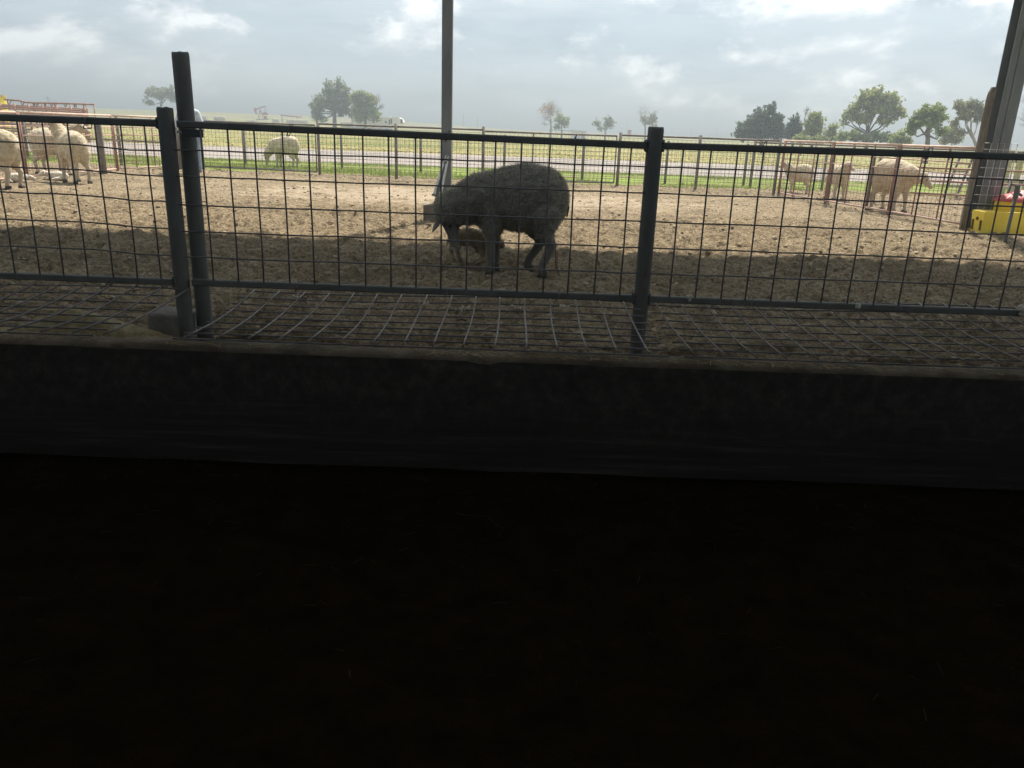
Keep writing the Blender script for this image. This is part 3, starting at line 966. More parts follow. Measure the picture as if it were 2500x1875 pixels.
def ear_mesh(base, tip, w, m):
    base, tip = Vector(base), Vector(tip)
    d = tip - base
    s = d.cross(Vector((0.3, 0.2, 1))).normalized()
    nrm = d.cross(s).normalized()
    vs, fs = [], []
    prof = ((0, .45), (.25, .9), (.5, 1), (.75, .75), (.93, .35), (1, .08))
    for t, k in prof:
        c = base + d * t
        vs += [c + s * w * k, c + nrm * w * .22 * k, c - s * w * k, c - nrm * w * .12 * k]
    for i in range(len(prof) - 1):
        for q in range(4):
            fs.append((i * 4 + q, i * 4 + (q + 1) % 4, (i + 1) * 4 + (q + 1) % 4, (i + 1) * 4 + q))
    return new_mesh('ear', vs, fs, m, True)


SHEEP_GROUP = 'sheep in the yard and pens'


def sheep(label, loc, heading, s=1.0, neck=((.33, 0, .68), (.52, 0, .96)), head=((.52, 0, .98), (.70, 0, .86)), feet=None, wool='fleece', fib='fleece_fibre', nf=5000, seed=1, voxel=.017, name='sheep', neck_r=(.185, .115), extra=None, flen=.014, bump_amp=.008, lr=1.0, bw=.86, ears=None, ear_m='ear_skin', ear_w=.042):
    """local frame: +x forward, z up; s = 1 stands 0.9 m at the back"""
    t = thing(name, label, 'sheep', loc, SHEEP_GROUP)
    t.rotation_euler = (0, 0, R(heading))
    mb = MB()
    mb.ball((0, 0, .635), (.395, .235, .262), 24, 16)
    mb.ball((-.20, 0, .635), (.205, .215, .255), 20, 14)
    mb.ball((.24, 0, .60), (.19, .20, .25), 20, 14)
    mb.ball((-.02, 0, .53), (.30, .20, .17), 20, 14)
    mb.ball((-.07, 0, .67), (.31, .21, .245), 20, 14)
    mb.capsule(neck[0], neck_r[0], neck[1], neck_r[1])
    h0, h1 = Vector(head[0]), Vector(head[1])
    hd = (h1 - h0).normalized()
    mb.capsule(h0, .094, h0 + (h1 - h0) * .45, .066)
    mb.capsule(h0 + (h1 - h0) * .4, .064, h1, .040)
    if feet is None:
        feet = ((.26, .11, .24, 0), (.22, -.11, .22, 0), (-.22, .115, -.20, 0), (-.27, -.115, -.25, 0))
    for i, (fx_, fy_, kx, _z) in enumerate(feet):
        if i < 2:
            mb.capsule((.22, fy_ * .9, .46), .10, (kx, fy_, .27), .044 * lr)
            mb.capsule((kx, fy_, .27), .042 * lr, (fx_ - .005, fy_, .10), .030 * lr)
            mb.capsule((fx_ - .005, fy_, .11), .031 * lr, (fx_ + .01, fy_, .045), .035 * lr)
        else:
            mb.capsule((-.20, fy_ * .85, .50), .155, (kx + .02, fy_, .35), .075)
            mb.capsule((kx + .02, fy_, .36), .07, (kx - .045, fy_, .255), .041 * lr)
            mb.capsule((kx - .045, fy_, .255), .040 * lr, (fx_, fy_, .10), .031 * lr)
            mb.capsule((fx_, fy_, .11), .031 * lr, (fx_ + .015, fy_, .045), .035 * lr)
    if extra:
        extra(mb)
    mb.v = [Vector((p.x, p.y * (bw if p.z > .3 and abs(p.x) < .45 else 1), p.z)) * s for p in mb.v]
    hc = h0 + (h1 - h0) * .55

    def attr(co):
        q = co / s
        leg = sstep(.27, .36, q[:, 2]) if min(head[1][2], head[0][2]) > .6 else np.where(q[:, 0] > .42, 1, sstep(.27, .36, q[:, 2]))
        dist = np.linalg.norm(q - np.array(hc), axis=1)
        return leg * sstep(.10, .17, dist)
    me, co, a = blob_mesh('body', mb, voxel * s, wool, 3, ((bump_amp * s, 8 / s), (.009 * s, 24 / s)), attr, seed)
    b = put_mesh('body', me, t)
    if nf:
        fm = fibres('fleece_strands', me, co, a, nf, flen * s, .0035 * s, fib, .5, seed)
        fo = put_mesh('fleece_strands', fm, b)
        fo['kind'] = 'stuff'
    side = Vector((0, 0, 1)).cross(hd)
    side = side.normalized() if side.length > .1 else Vector((0, 1, 0))
    up = hd.cross(side).normalized()
    for sg in (-1, 1):
        e0 = (h0 + up * .045 + side * sg * .075) * s
        e1 = (h0 + up * .02 + side * sg * .215 - hd * .02 + Vector((0, 0, -.06))) * s
        if ears:
            e0, e1 = (Vector(q) * s for q in ears[(sg + 1) // 2])
        put_mesh('ear', ear_mesh(e0, e1, ear_w * s, ear_m), t)
        ee = (h0 + (h1 - h0) * .42 + side * sg * .072 + up * .03) * s
        m_ = MB().ball(ee, .013 * s, 8, 6)
        put_mesh('eye', new_mesh('eye', m_.v, m_.f, 'eye', True), t)
    for fx_, fy_, kx, _z in feet:
        m_ = MB()
        for q in (-1, 1):
            m_.add([((fx_ - .035) * s, (fy_ + q * .019 - .017) * s, -.012), ((fx_ + .05) * s, (fy_ + q * .016 - .012) * s, -.012), ((fx_ + .05) * s, (fy_ + q * .016 + .012) * s, -.012), ((fx_ - .035) * s, (fy_ + q * .019 + .017) * s, -.012),
                    ((fx_ - .03) * s, (fy_ + q * .018 - .018) * s, .05 * s), ((fx_ + .028) * s, (fy_ + q * .016 - .016) * s, .045 * s), ((fx_ + .028) * s, (fy_ + q * .016 + .016) * s, .045 * s), ((fx_ - .03) * s, (fy_ + q * .018 + .018) * s, .05 * s)],
                   [(0, 3, 2, 1), (4, 5, 6, 7), (0, 1, 5, 4), (1, 2, 6, 5), (2, 3, 7, 6), (3, 0, 4, 7)])
        put_mesh('hoof', new_mesh('hoof', m_.v, m_.f, 'hoof', True), t)
    return t


# the ewe under the roof's shade, head down to her lamb
EX, EY = 0.015, 6.78
ewe = sheep('big shaggy shaded ewe with lowered head standing over her lamb', (EX, EY, yz(0, EY)), 180, 1.0,
            neck=((.33, 0, .63), (.58, .02, .52)), head=((.61, .03, .49), (.545, .06, .235)),
            feet=((.235, .10, .245, 0), (.20, -.13, .215, 0), (-.215, .12, -.235, 0), (-.10, -.13, -.155, 0)),
            wool='shaded_fleece', fib='rim_fibre', nf=26000, seed=3, voxel=.0145, name='ewe', neck_r=(.20, .155), flen=.028, bump_amp=.007, lr=1.12, bw=1.0, ears=(((.655, -.06, .485), (.665, -.17, .39), ), ((.66, .07, .475), (.735, .12, .335))), ear_m='shaded_fleece', ear_w=.05)
st = MB().tube([(-.285, .06, .36), (-.315, .06, .22), (-.33, .055, .11), (-.36, .05, .0), (-.375, .045, -.01)], [.006, .007, .009, .007, .004], 6)
m_ = new_mesh('hanging_strand', st.v, st.f, 'brown_pipe', True); put_mesh('hanging_strand', m_, ewe)
st = MB().ball((-.332, .052, .12), (.014, .006, .085), 10, 8)
m_ = new_mesh('hanging_membrane', st.v, st.f, 'membrane', True); put_mesh('hanging_membrane', m_, ewe)
st = MB().ball((-.365, .03, .545), (.03, .05, .075), 12, 8)
m_ = new_mesh('rump_stain', st.v, st.f, 'amber_stain', True); put_mesh('rump_stain', m_, ewe)
st = MB().tube([(-.395, .03, .60), (-.408, .03, .565), (-.404, .03, .525), (-.402, .03, .49)], [.012, .013, .009, .004], 8)
m_ = new_mesh('tail', st.v, st.f, 'hoof', True); put_mesh('tail', m_, ewe)


def lamb(label, loc, heading, prims, m, nf=1500, seed=5, ears=(), name='lamb', fibm='fleece_fibre', voxel=.0095, extra_parts=()):
    t = thing(name, label, 'lamb', loc, 'lambs')
    t.rotation_euler = (0, 0, R(heading))
    mb = MB()
    for p in prims:
        if p[0] == 'c':
            mb.capsule(*p[1:])
        else:
            mb.ball(p[1], p[2], 16, 12)
    me, co, a = blob_mesh('body', mb, voxel, m, 3, ((.008, 25), (.005, 60)), None, seed)
    b = put_mesh('body', me, t)
    if nf:
        fo = put_mesh('wool_strands', fibres('wool_strands', me, co, a, nf, .012, .002, fibm, .3, seed), b)
        fo['kind'] = 'stuff'
    for e0, e1, w_ in ears:
        put_mesh('ear', ear_mesh(e0, e1, w_, 'ear_skin'), t)
    return t


# newborn lamb, nursing: faces the ewe's flank (to the right in the picture)
LY = 7.12
lx = D(1160, 610, LY).x
lamb('wet dark brown newborn lamb kneeling under the shaded ewe', (lx, LY, yz(lx, LY) - .005), 0,
     [('e', (-.06, 0, .235), (.155, .075, .085)), ('e', (-.17, 0, .24), (.075, .07, .08)), ('e', (.055, 0, .19), (.085, .075, .10)),
      ('c', (-.19, .045, .20), .045, (-.225, .05, .11), .022), ('c', (-.225, .05, .11), .021, (-.20, .05, .02), .017), ('c', (-.20, .05, .02), .017, (-.185, .05, .012), .018),
      ('c', (-.15, -.045, .20), .045, (-.16, -.05, .11), .022), ('c', (-.16, -.05, .11), .021, (-.125, -.05, .02), .017), ('c', (-.125, -.05, .02), .017, (-.105, -.05, .012), .018),
      ('c', (.07, .045, .15), .035, (.075, .05, .04), .02), ('c', (.075, .05, .03), .018, (.0, .05, .018), .015),
      ('c', (.06, -.045, .15), .035, (.085, -.05, .04), .02), ('c', (.085, -.05, .03), .018, (.02, -.05, .018), .015),
      ('c', (.09, 0, .21), .062, (.17, 0, .235), .045), ('c', (.18, 0, .235), .05, (.235, 0, .17), .034), ('c', (-.235, 0, .23), .014, (-.262, 0, .15), .009)],
     'brown_lamb', 2500, 5, ears=(((.185, -.045, .245), (.20, -.085, .16), .02), ((.185, .045, .245), (.20, .085, .16), .02)), fibm='straw')

# left side of the yard
p = G(4, 459)
sheep('cream sheep cut off by the left picture edge, rump to the right', (p.x, p.y, 0), 176, 1.02, seed=11, nf=6000,
      feet=((.26, .11, .24, 0), (.22, -.11, .22, 0), (-.20, .115, -.19, 0), (-.26, -.115, -.24, 0)))
p = G(186, 446)
sheep('cream sheep with raised head looking away, left of the paired posts', (p.x + .02, p.y, 0), 140, 1.0, neck=((.30, 0, .70), (.46, .05, .96)), head=((.47, .06, 1.02), (.60, .10, .93)), seed=12, nf=6000)
p = G(112, 433)
sheep('cream sheep behind the red panel with its head turned right', (p.x - .35, p.y + .9, 0), 4, 1.0, neck=((.33, 0, .70), (.60, -.02, .92)), head=((.64, -.02, .97), (.82, -.06, .87)), seed=13, nf=4000)
lie = lambda k: [('e', (0, 0, .085), (.17, .085, .085)), ('e', (-.10, 0, .08), (.09, .09, .08)), ('c', (.13, 0, .10), .05, (.21, 0, .10 + .05 * k), .045), ('c', (.22, 0, .10 + .05 * k), .048, (.285, .02, .07 + .05 * k), .03),
                 ('c', (.10, -.08, .04), .025, (.22, -.10, .02), .016), ('c', (-.12, -.09, .04), .035, (-.02, -.13, .025), .018), ('c', (-.05, .09, .04), .035, (.06, .13, .025), .018)]
p = G(42, 446)
lamb('white lamb curled up on the dirt at the left edge', (p.x, p.y, .0), 10, lie(0), 'white_lamb', 1500, 8, ears=(((.215, -.04, .115), (.19, -.10, .08), .02), ((.215, .04, .115), (.19, .10, .08), .02)))
p = G(142, 440)
lamb('white lamb lying behind the legs of the sheep that looks away', (p.x, p.y, .0), 195, lie(.6), 'white_lamb', 1500, 9, ears=(((.215, -.04, .14), (.19, -.10, .11), .02), ((.215, .04, .14), (.19, .10, .11), .02)))
# beyond the gate, grazing
p = G(694, 409)
sheep('cream sheep grazing on the green strip beyond the gate', (p.x + .08, p.y, -.01), 178, .93, neck=((.33, 0, .64), (.55, 0, .40)), head=((.58, 0, .36), (.60, 0, .10)), seed=14, nf=3000, neck_r=(.18, .12))
# right pen
p = G(1948, 474)
sheep('small cream sheep standing side on in the right pen', (p.x, p.y, 0), 172, .74, neck=((.32, 0, .70), (.46, 0, .86)), head=((.49, 0, .90), (.66, 0, .80)), seed=15, nf=3000)
p = G(2042, 488)
sheep('cream sheep facing the camera in the right pen, lop ears', (p.x, p.y + .15, 0), -86, .83, neck=((.32, 0, .70), (.42, .02, .86)), head=((.44, .05, .88), (.60, .10, .78)), seed=16, nf=3000)
p = G(2172, 517)
sheep('largest cream sheep in the right pen with lowered head', (p.x + .02, p.y + .15, 0), -66, 1.04, neck=((.33, 0, .64), (.50, .06, .62)), head=((.53, .09, .62), (.66, .16, .47)), seed=17, nf=4000)


# ------------------------------------------------------------------ the person by the left gate
pp = Vector((D(467, 350, 18.3).x, 18.3, 0))
person = thing('person', 'person in light blue shirt and jeans half hidden by the paired posts', 'person', pp)
person.rotation_euler = (0, 0, R(10))
S = .93


def pv(*a):
    return Vector(a) * S


def pblob(name, prims, m, voxel, sm=3):
    mb = MB()
    for q in prims:
        if q[0] == 'c':
            mb.capsule(pv(*q[1]), q[2] * S, pv(*q[3]), q[4] * S)
        else:
            mb.ball(pv(*q[1]), tuple(k * S for k in q[2]), 16, 12)
    me, co, a = blob_mesh(name, mb, voxel, m, sm)
    return put_mesh(name, me, person)


bodyp = [('e', (0, 0, 1.64), (.078, .10, .115)), ('e', (0, .015, 1.585), (.055, .075, .07)), ('c', (0, 0, 1.56), .055, (0, 0, 1.43), .062), ('c', (-.12, 0, 1.40), .09, (.12, 0, 1.40), .09),
         ('e', (0, 0, 1.25), (.165, .105, .22)), ('e', (0, 0, 1.0), (.16, .11, .16)), ('e', (0, .105, 1.615), (.013, .022, .02))]
for sg in (-1, 1):
    bodyp += [('c', (sg * .19, 0, 1.40), .058, (sg * .28, -.03, 1.13), .045), ('c', (sg * .28, -.03, 1.13), .042, (sg * .25, .14, .97), .03), ('e', (sg * .245, .185, .94), (.022, .045, .04)),
              ('c', (sg * .09, 0, .92), .082, (sg * .12, .01, .50), .055), ('c', (sg * .12, .01, .50), .055, (sg * .13, -.02, .10), .04), ('c', (sg * .13, -.02, .06), .04, (sg * .14, .11, .035), .032),
              ('e', (sg * .078, 0, 1.625), (.012, .022, .032))]
    for k_ in range(4):
        bodyp.append(('c', (sg * (.245 + .014 * (k_ - 1.5)), .215, .945 - .008 * k_), .0085, (sg * (.24 + .013 * (k_ - 1.5)), .265 - .006 * abs(k_ - 1), .90), .0075))
    bodyp.append(('c', (sg * .225, .175, .955), .0095, (sg * .20, .22, .935), .008))
pblob('body', bodyp, 'skin', .013)
sh = [('c', (-.13, 0, 1.40), .105, (.13, 0, 1.40), .105), ('e', (0, 0, 1.25), (.195, .135, .25)), ('e', (0, 0, 1.05), (.185, .135, .14))]
jn = [('e', (0, 0, .96), (.175, .13, .13))]
for sg in (-1, 1):
    sh += [('c', (sg * .18, 0, 1.41), .08, (sg * .285, -.03, 1.14), .068), ('c', (sg * .285, -.03, 1.14), .064, (sg * .262, .09, 1.015), .052)]
    jn += [('c', (sg * .095, 0, .90), .102, (sg * .125, .01, .50), .076), ('c', (sg * .125, .01, .50), .076, (sg * .135, -.02, .12), .07)]
    bt = [('c', (sg * .135, -.03, .16), .06, (sg * .135, -.03, .06), .055), ('c', (sg * .135, -.03, .045), .05, (sg * .148, .14, .035), .042)]
    pblob('boot', bt, 'leather', .014)
pblob('shirt', sh, 'shirt', .016)
pblob('jeans', jn, 'denim', .016)
mb = MB()
vs, fs = [], []
prof = ((.19, 1.675), (.195, 1.68), (.115, 1.70), (.108, 1.76), (.085, 1.80), (.02, 1.79))
for r_, z in prof:
    for k_ in range(18):
        a = 2 * math.pi * k_ / 18
        vs.append(pv(r_ * math.cos(a) * .85, r_ * math.sin(a), z + .02 * math.cos(2 * a) * (-1 if r_ > .15 else 0)))
for i in range(len(prof) - 1):
    fs += [(i * 18 + k_, i * 18 + (k_ + 1) % 18, (i + 1) * 18 + (k_ + 1) % 18, (i + 1) * 18 + k_) for k_ in range(18)]
fs.append(tuple(range(len(vs) - 18, len(vs))))
put_mesh('hat', new_mesh('hat', vs, fs, 'felt', True), person)


# ------------------------------------------------------------------ pen fences and gates
def wire_panel(a, b, z0, z1, nx_step, rows, r_):
    mb = MB()
    a, b = Vector(a), Vector(b)
    L = (b - a).length
    n_ = max(2, int(L / nx_step))
    for i in range(n_ + 1):
        p_ = a + (b - a) * (i / n_)
        mb.tube([p_ + Vector((0, 0, z0)), p_ + Vector((0, 0, z1))], r_, 3, False)
    for k_ in range(rows):
        z = z0 + (z1 - z0) * (k_ / (rows - 1)) ** 1.15
        mb.tube([a + Vector((0, 0, z)), (a + b) / 2 + Vector((0, 0, z + .008)), b + Vector((0, 0, z))], r_, 3, False)
    return mb


def fence(label, posts, m, top, wire_m, post_w=.075, group=None, rails=(1.13,), name='pen_fence', wz=(.04, 1.10), step=.10, rows=11, post_h=1.2, pipe_m=None, rail_r=.022, wr=.0036):
    t = thing(name, label, 'fence', (posts[0][0], posts[0][1], 0), group)
    for x, y in posts:
        part('post', MB().tube([(x, y, -.15), (x, y, post_h)], post_w / 2, 8), m, t, True)
    for (x0, y0), (x1, y1) in zip(posts[:-1], posts[1:]):
        for z in rails:
            part('rail', MB().tube([(x0, y0, z), (x1, y1, z)], rail_r, 8), pipe_m or m, t, True)
        o = part('wire_mesh', wire_panel((x0, y0 - .03, 0), (x1, y1 - .03, 0), wz[0], wz[1], step, rows, wr), wire_m, t)
        o['kind'] = 'stuff'
    return t


def gxy(px_, py_):
    q = G(px_, py_)
    return (q.x, q.y)


A1, A2, A3, A4, A5 = gxy(781, 428), gxy(968, 438), gxy(1506, 455), gxy(1697, 465), gxy(1888, 476)
A25 = gxy(1178, 446)
fence('brown pipe and wire fence just right of the first far gate', [A1, A2, A25], 'brown_pipe', 1.2, 'brown_pipe', .072, rails=(1.17,), post_h=1.24)
fence('brown pipe and wire fence behind the middle post', [A3, A4, A5], 'brown_pipe', 1.2, 'brown_pipe', .072, rails=(1.16,), post_h=1.22)


def gate(label, a, b, m):
    t = thing('pipe_gate', label, 'gate', (a[0], a[1], 0))
    a, b = Vector((a[0], a[1], 0)), Vector((b[0], b[1], 0))
    up = Vector((0, 0, 1))
    for z in (.08, 1.14):
        part('gate_rail', MB().tube([a + up * z, b + up * z], .021, 8), m, t, True)
    for f in (0, .37, 1):
        q = a + (b - a) * f
        part('gate_upright', MB().tube([q + up * .08, q + up * 1.14], .016, 8), m, t, True)
    o = part('wire_mesh', wire_panel(a, b, .10, 1.12, .098, 11, .0036), 'brown_pipe', t)
    o['kind'] = 'stuff'
    return t


ga = gxy(497, 414)
gate('wire filled pipe gate right of the person, sheep grazing behind it', ga, (A1[0] - .07, A1[1] + .01), 'brown_pipe')
gate('wire filled pipe gate behind the rump of the shaded ewe', A25, (A3[0] - .08, A3[1] + .01), 'brown_pipe')
# second line of posts behind the grass
B = [gxy(600, 402), gxy(835, 413), gxy(1027, 421), gxy(1230, 432), gxy(1421, 440), gxy(1623, 448), gxy(1815, 451), gxy(2005, 466)]
fence('second brown wire fence line running behind the green strip', B, 'brown_pipe', 1.1, 'brown_pipe', .07, rails=(.96,), post_h=1.06, wz=(.05, .92), name='pen_fence')
fence('dark wire fence at the back left beyond the red panel', [(-16.5, 22.6), (-13.2, 21.6), (-10.2, 20.6), ga], 'brown_pipe', 1.1, 'brown_pipe', .08, rails=(1.12, .6), post_h=1.2)
fence('dark wire fence at the back of the right pen', [(A5[0] + .2, A5[1] + 2.6), (9.3, 20.2), (12.6, 19.6), (16, 19)], 'brown_pipe', 1.1, 'brown_pipe', .08, rails=(1.1,), post_h=1.15)


def red_panel(label, pts, zt=1.17, tall=True):
    t = thing('pen_barrier', label, 'panel fence', (pts[0][0], pts[0][1], 0))
    for x, y in pts:
        for d_ in (-.03, .03):
            part('upright', MB().tube([(x, y + d_, .0), (x, y + d_, zt)], .02, 8), 'red_pipe', t, True)
    for (x0, y0), (x1, y1) in zip(pts[:-1], pts[1:]):
        part('top_rail', MB().tube([(x0, y0 + .06, zt), (x1, y1 - .06, zt)], .021, 8), 'pink_pipe', t, True)
        part('bottom_rail', MB().tube([(x0, y0 + .06, .06), (x1, y1 - .06, .06)], .018, 8), 'pink_pipe', t, True)
        for z in (.78, .95):
            part('middle_rail', MB().tube([(x0, y0 + .06, z), (x1, y1 - .06, z)], .012, 6), 'pink_pipe', t, True)
        for f in (.33, .66):
            x, y = x0 + (x1 - x0) * f, y0 + (y1 - y0) * f
            part('upright', MB().tube([(x, y, .06), (x, y, zt)], .014, 6), 'red_pipe', t, True)
        o = part('wire_mesh', wire_panel((x0, y0, 0), (x1, y1, 0), .08, .80, .10, 7, .003), 'red_pipe', t)
        o['kind'] = 'stuff'
    return t


lp = [gxy(20, 445), gxy(92, 437), gxy(258, 420)]
red_panel('red pipe pen panel with pink top rail behind the left sheep', [(-9.15, 11.2), (-9.18, 14.9), (-9.02, 18.0), (-8.62, 20.0)], 1.19)
rp0, rp1 = Vector(gxy(1900, 477)), Vector(gxy(2352, 557))
red_panel('rusty red pen panel in front of the right pen sheep', [tuple(rp0 + (rp1 - rp0) * f) for f in (0, .33, .68, 1)], 1.17)
# steel T posts along the right panel
for i, (px_, py_, zt) in enumerate(((2020, 494, .95), (2114, 511, 1.02))):
    q = G(px_, py_)
    mb = MB().bar((q.x, q.y, -.2), (q.x, q.y, zt), .05, .006).bar((q.x, q.y - .018, -.2), (q.x, q.y - .018, zt), .006, .034)
    piece('fence_stake', mb, 'dark_steel', ['dark steel T stake beside the sheep facing the camera', 'dark steel T stake beside the largest right pen sheep'][i], 'stake', 'T stakes along the right panel', base=(q.x, q.y, 0))
# wooden posts
q = Vector((D(434, 350, 19.6).x, 19.6, 0))
piece('wooden_post', MB().tube([(q.x, q.y, -.2), (q.x + .01, q.y, .6), (q.x, q.y, 1.05)], [.075, .07, .065], 10), 'weathered_wood', 'weathered wooden post seen between the paired posts', 'post', smooth=True, base=q)
q = G(255, 425)
mb = MB().tube([(q.x, q.y, -.2), (q.x, q.y, 1.0), (q.x, q.y, 1.02)], [.06, .06, .045], 10)
piece('wooden_post', mb, 'brown_pipe', 'thick grey gate post right of the left sheep', 'post', smooth=True, base=q)

# ------------------------------------------------------------------ right hand feeder corner
px_, py_ = 6.655, 11.86
mb = MB()
hw, th = .047, .022
vs = [(px_ - hw, py_ - th, -.1), (px_ + hw, py_ - th, -.1), (px_ + hw, py_ - th, 1.955), (px_ + hw * .6, py_ - th, 2.005), (px_ - hw * .2, py_ - th, 2.0), (px_ - hw * .8, py_ - th, 1.925), (px_ - hw, py_ - th, 1.855)]
vs2 = [(a, b + 2 * th, c) for a, b, c in vs]
k = len(vs)
mb.add(vs + vs2, [tuple(range(k)), tuple(range(2 * k - 1, k - 1, -1))] + [(i, i + k, (i + 1) % k + k, (i + 1) % k) for i in range(k)])
piece('wooden_plank', mb, 'weathered_wood', 'upright weathered plank with rounded top beside the right steel post', 'plank', base=(px_, py_, 0))
# small galvanised mesh panel in front of the post
q0, q1 = D(2404, 345, 12.02), D(2487, 345, 12.02)
t = thing('mesh_hurdle', 'small galvanised wire hurdle standing behind the yellow feeder', 'hurdle', (q0.x, 12.02, 0))
part('frame', MB().tube([(q0.x, 12.02, 0), (q0.x, 12.02, 1.25), (q1.x, 12.02, 1.25), (q1.x, 12.02, 0)], .011, 6), 'galvanised', t, True)
for k_ in range(1, 9):
    z = .12 + k_ * .13
    part('wire', MB().tube([(q0.x, 12.015, z), (q1.x, 12.015, z)], .004, 5), 'galvanised', t, True)
for k_ in range(1, 5):
    x = q0.x + (q1.x - q0.x) * k_ / 5
    part('wire', MB().tube([(x, 12.01, .0), (x, 12.01, 1.25)], .004, 5), 'galvanised', t, True)

# yellow creep feeder: two troughs either side of a hopper under a red lid
fd = thing('creep_feeder', 'yellow plastic creep feeder with red lid at the right edge', 'feeder', (7.2, 10.95, 0))
FA = R(6)
rotf = Matrix.Rotation(FA, 3, 'Z')
fo_ = Vector(gxy(2394, 572) + (0,))


def fp(u, v, z):
    return fo_ + rotf @ Vector((u, v, 0)) + Vector((0, 0, z))


# u runs along the long side towards the camera right, v along the end face away
TL, TW, TH = 1.3, .29, .32
mb = MB()
o_ = [(0, 0), (TL, 0), (TL, TW), (0, TW)]
inn = .035
i_ = [(inn, inn), (TL - inn, inn), (TL - inn, TW - inn), (inn, TW - inn)]
flare = .02
vs = [fp(u + (flare if u == 0 else -flare), v + (flare if v == 0 else -flare), 0) for u, v in o_] + [fp(u, v, TH) for u, v in o_] + [fp(u, v, TH) for u, v in i_] + [fp(u, v, .12) for u, v in i_]
fs = [(0, 1, 5, 4), (1, 2, 6, 5), (2, 3, 7, 6), (3, 0, 4, 7), (4, 5, 9, 8), (5, 6, 10, 9), (6, 7, 11, 10), (7, 4, 8, 11), (8, 9, 13, 12), (9, 10, 14, 13), (10, 11, 15, 14), (11, 8, 12, 15), (12, 13, 14, 15)]
mb.add(vs, fs)
o = part('trough', mb, 'yellow_plastic', fd)
bv = o.modifiers.new('bevel', 'BEVEL'); bv.width = .012; bv.segments = 2; bv.limit_method = 'ANGLE'
mb = MB()
mb.tube([fp(.5 + .34 * math.cos(a), .46, .0) for a in (0,)] + [fp(.84, .46, .001)], .001, 3)
mb = MB()
ring = lambda r_, z, n_=28: [fp(.80 + r_ * math.cos(2 * math.pi * k_ / n_), .36 + r_ * .8 * math.sin(2 * math.pi * k_ / n_), z) for k_ in range(n_)]
vs = ring(.36, .02) + ring(.37, .44) + ring(.385, .46) + ring(.36, .46)
fs = [(r_ * 28 + k_, r_ * 28 + (k_ + 1) % 28, (r_ + 1) * 28 + (k_ + 1) % 28, (r_ + 1) * 28 + k_) for r_ in range(3) for k_ in range(28)]
mb.add(vs, fs)
part('hopper', mb, 'yellow_plastic', fd, True)
mb = MB()
vs = ring(.40, .445) + ring(.405, .47) + ring(.26, .54) + ring(.10, .595) + ring(.06, .61) + ring(.01, .612)
fs = [(r_ * 28 + k_, r_ * 28 + (k_ + 1) % 28, (r_ + 1) * 28 + (k_ + 1) % 28, (r_ + 1) * 28 + k_) for r_ in range(5) for k_ in range(28)]
mb.add(vs, fs)
lid = part('lid', mb, 'red_plastic', fd, True)
for k_ in range(6):
    a = k_ * math.pi / 3 + .4
    c_, s_ = math.cos(a), math.sin(a)
    part('rib', MB().bar(fp(.80 + .39 * c_, .36 + .31 * s_, .474), fp(.80 + .10 * c_, .36 + .08 * s_, .602), .03, .02, bev=.006), 'red_plastic', lid)
# end face details: dark solid inserts stand in for shade in hole and slots
for (v, z, h) in ((.06, .10, .14), (.23, .10, .14)):
    part('slot', MB().bar(fp(.012, v, .05), fp(.004, v, .19), .035, .02, up=rotf @ Vector((1, 0, 0)), bev=.006), 'hole_shade', fd)
mb = MB().tube([fp(-.004, .145, .21), fp(.03, .145, .21)], .024, 14)
part('hole', mb, 'hole_shade', fd)

# water hydrant at the right edge
q = G(2452, 596)
hyd = thing('yard_hydrant', 'dark upright yard hydrant in front of the yellow feeder', 'hydrant', (q.x, q.y, 0))
hx, hy = D(2468, 530, q.y).x, q.y
part('standpipe', MB().tube([(hx, hy, -.2), (hx, hy, .62)], .021, 10), 'dark_steel', hyd, True)
part('head', MB().capsule((hx, hy, .60), .034, (hx, hy, .72), .03).capsule((hx, hy, .66), .02, (hx + .07, hy, .62), .017), 'dark_steel', hyd, True)
part('handle', MB().bar((hx, hy, .72), (hx - .10, hy - .02, .76), .02, .012).bar((hx - .10, hy - .02, .76), (hx - .12, hy - .02, .64), .02, .012), 'dark_steel', hyd)

# pale boards and pipe pen beyond the feeder
t = thing('board_fence', 'pale board fence beyond the yellow feeder', 'fence', (11.0, 19.0, 0))
for k_ in range(9):
    x = 12.6 + k_ * .30
    part('board', MB().box((x, 22.0 + random.uniform(-.02, .02), .55), (.17, .03, 1.1 + random.uniform(-.1, .1)), Matrix.Rotation(random.uniform(-.03, .03), 3, 'Y')), 'pale_wood', t)
for z in (.3, .85):
    part('rail', MB().box((13.8, 22.05, z), (3.2, .04, .09)), 'weathered_wood', t)
t = thing('pipe_pen', 'brown pipe rail pen behind the right steel post', 'pen', (8.6, 16.5, 0))
for z in (.25, .5, .75, 1.0):
    part('rail', MB().tube([(7.35, 16.6, z), (11.5, 15.6, z)], .02, 8), 'red_pipe', t, True)
for f in (0, .5, 1):
    part('post', MB().tube([(7.35 + 4.15 * f, 16.6 - f, -.1), (7.35 + 4.15 * f, 16.6 - f, 1.08)], .03, 8), 'brown_pipe', t, True)
q = G(2318, 487)
t = thing('leaning_ladder', 'dark leaning steel frame with rungs at the end of the right panel', 'ladder', (q.x, q.y, 0))
for d_ in (0, .30):
    part('side_rail', MB().bar((q.x + d_, q.y + .3, 0), (q.x + d_ + .22, q.y + .3, 1.0), .04, .04), 'brown_pipe', t)
for k_ in range(5):
    z = .12 + k_ * .17
    part('rung', MB().bar((q.x + .22 * z, q.y + .3, z), (q.x + .30 + .22 * z, q.y + .3, z), .03, .03), 'brown_pipe', t)

